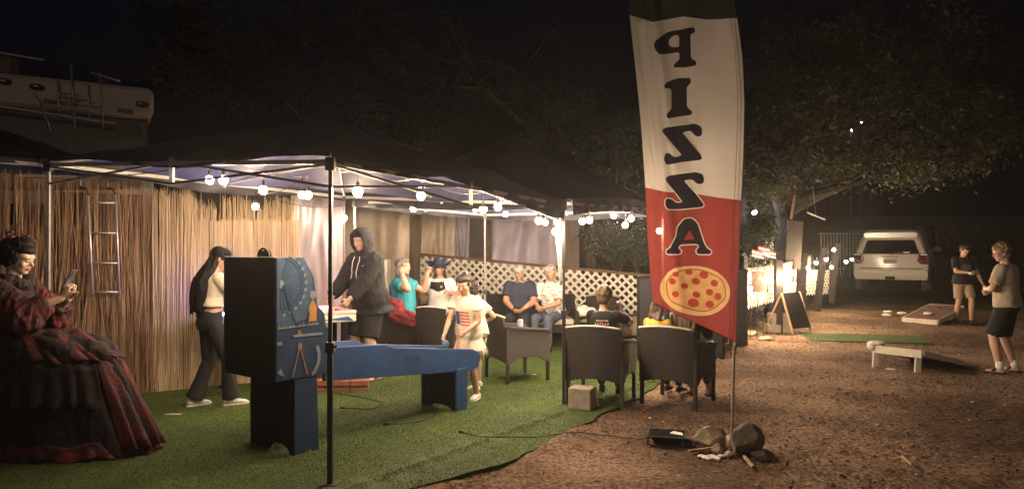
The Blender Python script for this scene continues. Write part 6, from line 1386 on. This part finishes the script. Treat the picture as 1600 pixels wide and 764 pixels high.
for sh, el, w in J['arms']:
    e1 = sh.lerp(el, .5)
    for k in range(22): t = k / 22 * 6.28; p = e1 + V((.06 * math.cos(t), .06 * math.sin(t), .0)); fr.tube([p, p + V((.01 * math.cos(t), .01 * math.sin(t), -.05 - rr.uniform(0, .02)))], [.0032, .0015], 4)
o = fr.build('fringe', MATS['cream_fabric'], w5, True); o['kind'] = 'stuff'
MB().tube([nb + rt * .06 * math.cos(t) * s_ + fw * (.055 + .055 * math.sin(t) * .4) * s_ + up * (-.03 + .07 * (-math.sin(t))) * s_ for t in [math.pi * k / 12 for k in range(13)]], .002, 5).build('necklace', MATS['alu'], w5)
# curly-haired child half hidden behind her
w6, J = person('curly-haired small child in a pale shirt half hidden behind the girl', (-.40, 8.05, 0), 35, .69, (0, 0, .95), (14, 0), 0, (20, -10), [(-.2, .25, 1.0), (.38, .22, 1.08)], [(-.12, -.15, .09), (.14, .16, .09)], 1.05, 'skin', hs=1.2,
    top=dict(sleeve=.6, mat='cream_fabric'), bottom=dict(len=.8, mat='white_fabric', loose=.012, name='shorts'), hair=('curly', 'hair_dark'), shoe=('white_rubber', 'sneaker'), face=False)
# seated guests
w7, J = person('seated woman in a teal blouse with both hands raised', (-1.56, 10.02, 0), -100, 1.0, (0, -.02, .66), (2, 0), 0, (-8, 2), [(-.22, .30, 1.22), (.22, .08, 1.22)], [(-.12, .52, .09), (.12, .50, .09)], 1.45, 'skin',
    top=dict(sleeve=.55, mat='teal_fabric', hem=-.06, name='blouse', fold=.010), bottom=dict(len=1.9, mat='dark_denim'), hair=('medium', 'hair_grey_brown'), shoe=('black_rubber', 'sneaker'), pole=[(-.5, .3, -1), (.5, .3, -1)], hdir=((0, .3, 1), (.1, -.3, 1)), curl=(50, 60))
w8, J = person('person in a blue cowboy hat and white shirt, seated by the lattice fence', (-1.14, 11.2, 0), 165, .98, (0, 0, .64), (3, 0), 0, (0, -5), [(-.26, .22, .92), (.22, .25, 1.0)], [(-.12, .5, .09), (.12, .5, .09)], 1.15, 'skin_tan',
    top=dict(sleeve=.6, mat='white_fabric'), bottom=dict(len=1.9, mat='dark_denim'), hair=('medium', 'hair_dark'), shoe=('black_rubber', 'sneaker'), hdir=(None, (0, .1, 1)), curl=(50, 60))
h, q = J['h'], J['q']; Hm = J['Hm']
rgs = []
for r0, z, cu in ((.10, .035, 0), (.15, .036, .006), (.19, .045, .045), (.205, .050, .065), (.20, .060, .065), (.15, .052, .010), (.105, .055, 0), (.098, .085, 0), (.092, .14, 0), (.080, .175, 0), (.05, .178, 0), (.02, .160, 0)):
    rgs.append([h(r0 * math.cos(t) * (1 - .08 * (r0 > .12)), r0 * 1.12 * math.sin(t) - .012, z + cu * abs(math.cos(t)) ** 2 - (.018 * abs(math.cos(t) < .3) if r0 < .06 else 0)) for t in [2 * math.pi * k / 36 for k in range(36)]])
hat = MB().rings(rgs).build('cowboy_hat', MATS['blue_hat'], w8, True, 0, 60)
MB().rings([[h(r_ * math.cos(t), r_ * 1.12 * math.sin(t) - .012, z) for t in [2 * math.pi * k / 30 for k in range(30)]] for r_, z in ((.107, .056), (.110, .060), (.106, .085), (.100, .086))]).build('hat_band', MATS['black_fabric'], hat, True); MB().ball(h(-.06, .06, .17), (.02, .02, .015)).build('hat_badge', MATS['art_yellow'], hat, True)
up, rt, fw, nb = J['up'], J['rt'], J['fw'], J['nb']
decal(J['shirt'], w8, 'dark_panel', MATS['black_fabric'], nb - up * .16 + fw * .1, -fw, up, [[(-.13, .10), (.11, .13), (.14, -.02), (.02, -.05), (-.13, -.0)]]); decal(J['shirt'], w8, 'round_print', MATS['art_yellow'], nb - up * .15 + fw * .1, -fw, up, [[(.075 + .02 * math.cos(t), .02 + .02 * math.sin(t)) for t in [k * .7 for k in range(9)]]], .005)
w9, J = person('grey-bearded man in a navy tee looking down at a phone on the sofa', (.13, 11.32, 0), 172, 1.0, (0, -.03, .56), (6, 0), 0, (0, -34), [(-.10, .34, .66), (.07, .36, .66)], [(-.16, .5, .09), (.16, .48, .09)], 1.5, 'skin_tan',
    top=dict(sleeve=.75, mat='navy_fabric', name='tee'), bottom=dict(len=1.9, mat='black_fabric'), hair=('short', 'hair_grey'), shoe=('black_rubber', 'sneaker'), pole=[(-1, -.4, -.5), (1, -.4, -.5)], curl=(45, 45))
h, q = J['h'], J['q']; soft(MB().ball(h(0, .068, -.075), (.036, .026, .032), J['Hm']).ball(h(0, .088, -.036), (.026, .008, .007), J['Hm']), 'beard', MATS['hair_grey'], w9, .008, 2, .004, (30, 30, 20))
ww = Matrix.Rotation(R(172), 3, 'Z') @ V((-.01, .44, .69)) + V((.13, 11.32, 0)); tag(MB().box(ww, (.14, .07, .010), rot=Matrix.Rotation(R(-6), 3, 'X')).build('phone', MATS['glass_dark'], None, bevel=.003), 'dark phone in the hands of the man in the navy tee', 'phone')
w10, J = person('grey-haired man in a pale patterned shirt and jeans, hands clasped', (.66, 11.30, 0), 150, 1.0, (0, -.02, .56), (14, 0), 0, (50, -6), [(-.055, .42, .68), (.055, .42, .69)], [(-.13, .42, .09), (.15, .46, .09)], 1.12, 'skin_tan',
    top=dict(sleeve=.8, mat='plaid_fabric', collar=True), bottom=dict(len=1.9, mat='denim'), hair=('short', 'hair_grey'), shoe=('black_rubber', 'sneaker'), pole=[(-1, -.6, -.6), (1, -.6, -.6)], hdir=((.6, .6, -.3), (-.6, .6, -.3)), curl=(50, 55))
# children in the near chairs, seen from behind
w11, J = person('boy in a black tee with pale lettering on its back', (.98, 7.46, 0), -16, .76, (0, -.10, .74), (2, 0), 0, (-6, -8), [(-.2, .45, .95), (.20, .22, 1.24)], [(-.12, .55, .09), (.14, .5, .09)], 1.0, 'skin', hs=1.18,
    top=dict(sleeve=.7, mat='black_fabric', name='tee'), bottom=dict(len=1.85, mat='camo_fabric'), hair=('curly', 'hair_brown'), shoe=('black_rubber', 'sneaker'), face=False, hdir=(None, (-.1, 0, 1)), curl=(30, 50))
up, rt, fw, nb, s_ = J['up'], J['rt'], J['fw'], J['nb'], J['s']
def glyph(x, y, w, h, k): return [[(x, y), (x + w * .35, y), (x + w * .35, y + h), (x, y + h)], [(x + w * .35, y + h * (.2 * k % 1)), (x + w * .8, y + h * (.2 * k % 1)), (x + w * .8, y + h * (.2 * k % 1) + h * .35), (x + w * .35, y + h * (.2 * k % 1) + h * .35)]]
cb_ = nb - up * .10 - fw * .1
decal(J['shirt'], w11, 'back_lettering', MATS['board_white'], cb_, fw, up, sum([glyph(-.075 + k * .026, -.055, .020, .022, k + 2) for k in range(6)], []) + [[(-.065 + k * .013, -.018 + .004 * (k % 2)), (-.056 + k * .013, -.018), (-.054 + k * .013, -.004), (-.063 + k * .013, -.002)] for k in range(10)])
decal(J['shirt'], w11, 'red_lettering', MATS['stripe_red'], cb_, fw, up, [[(-.035 + k * .016, -.019), (-.026 + k * .016, -.019), (-.026 + k * .016, -.003), (-.035 + k * .016, -.003)] for k in range(4)], .005)
w12, J = person('child in a yellow top sitting in the chair behind the pizza flag', (1.56, 7.52, 0), -40, .68, (0, -.04, .74), (4, 0), 0, (-20, -10), [(-.15, .4, 1.0), (.15, .4, 1.0)], [(-.12, .55, .12), (.1, .55, .12)], 1.0, 'skin', hs=1.2,
    top=dict(sleeve=.8, mat='yellow_fabric'), bottom=dict(len=1.8, mat='camo_fabric'), hair=('medium', 'hair_brown'), shoe=('black_rubber', 'sneaker'), face=False)
w13, J = person('person with long wavy brown hair sharing the chair behind the pizza flag', (1.84, 7.40, 0), -30, .76, (0, 0, .70), (8, 0), 0, (10, -18), [(-.1, .40, 1.06), (.12, .40, 1.04)], [(-.1, .5, .10), (.16, .52, .10)], 1.0, 'skin', hs=1.1,
    top=dict(sleeve=1.8, mat='black_fabric'), bottom=dict(len=1.7, mat='camo_fabric'), hair=('long', 'hair_brown', .22), shoe=('black_rubber', 'slides'), face=False)
ww = Matrix.Rotation(R(-30), 3, 'Z') @ (V((.01, .48, 1.12)) * .76) + V((1.84, 7.40, 0))
p_ = thing('phone', 'small glowing blue screen below the pizza flag edge', 'phone', at(1076, 497, 7.75), local=True); MB().box((0, 0, 0), (.10, .012, .055), rot=Matrix.Rotation(.3, 3, 'Y')).build('phone_body', MATS['black_paint'], p_, bevel=.003); MB().box((0, -.0068, 0), (.09, .001, .045), rot=Matrix.Rotation(.3, 3, 'Y')).build('screen', MATS['phone_glow'], p_)
p_ = thing('phone', 'glowing blue screen on the lap of the boy in black', 'phone', at(987, 540, 7.6), local=True); MB().box((0, 0, 0), (.11, .06, .010), rot=Matrix.Rotation(-.35, 3, 'X')).build('phone_body', MATS['black_paint'], p_, bevel=.003); MB().box((0, -.002, .006), (.10, .05, .001), rot=Matrix.Rotation(-.35, 3, 'X')).build('screen', MATS['phone_glow'], p_)
# men on the driveway
w14, J = person('man in a black tee and khaki shorts beside the dull red board', (9.63, 15.04, 0), 172, .97, (0, 0, .95), (3, 0), 0, (12, -14), [(-.36, .06, .90), (.0, .30, 1.12)], [(-.12, .10, .09), (.10, -.12, .09)], 1.12, 'skin',
    top=dict(sleeve=.75, mat='black_fabric', name='tee'), bottom=dict(len=.85, mat='khaki_fabric', loose=.018, name='shorts'), hair=('short', 'hair_dark'), shoe=('black_rubber', 'sneaker'), vox=.010, pole=[(-.5, -.7, -.6), (1, -.3, -.5)]); cap(J, w14, 'black_fabric')
decal(J['shirt'], w14, 'chest_print', mat('print_grey', (.12, .12, .12), .8, .5, 20), J['nb'] - J['up'] * .2 + J['fw'] * .1, -J['fw'], J['up'], [[(-.1, -.04), (-.06, -.09), (.06, -.09), (.1, -.03), (.06, .05), (.0, .03), (-.07, .05)]])
wb_ = Matrix.Rotation(R(172), 3, 'Z') @ V((.02, .40, 1.10)) * 1 + V((9.63, 15.04, 0)); bag(wb_ - V((0, 0, .05)), 'pale bean bag held at the belly of the man in black', .05, .045, .03)
w15, J = person('young man with curly blond hair, beige tee and long black shorts', (6.36, 9.05, 0), 38, .955, (0, 0, .95), (2, 0), 0, (40, -14), [(-.07, .22, 1.12), (.07, .22, 1.08)], [(-.16, .04, .09), (.16, -.04, .09)], 1.10, 'skin',
    top=dict(sleeve=.75, mat='beige_shirt', hem=-.06, name='tee', fold=.010), bottom=dict(len=.98, mat='black_fabric', loose=.028, name='shorts'), hair=('curly', 'hair_blond'), shoe=('black_rubber', 'slides'), vox=.008, pole=[(-1, -.2, -.8), (1, -.2, -.8)], curl=(45, 45))
for i in (0, 1): an, td = J['foot%d' % i]; MB().cone(an - V((0, 0, .045)), an + V((0, 0, .075)), .046, .043, 16).build('sock', MATS['white_fabric'], w15, True)
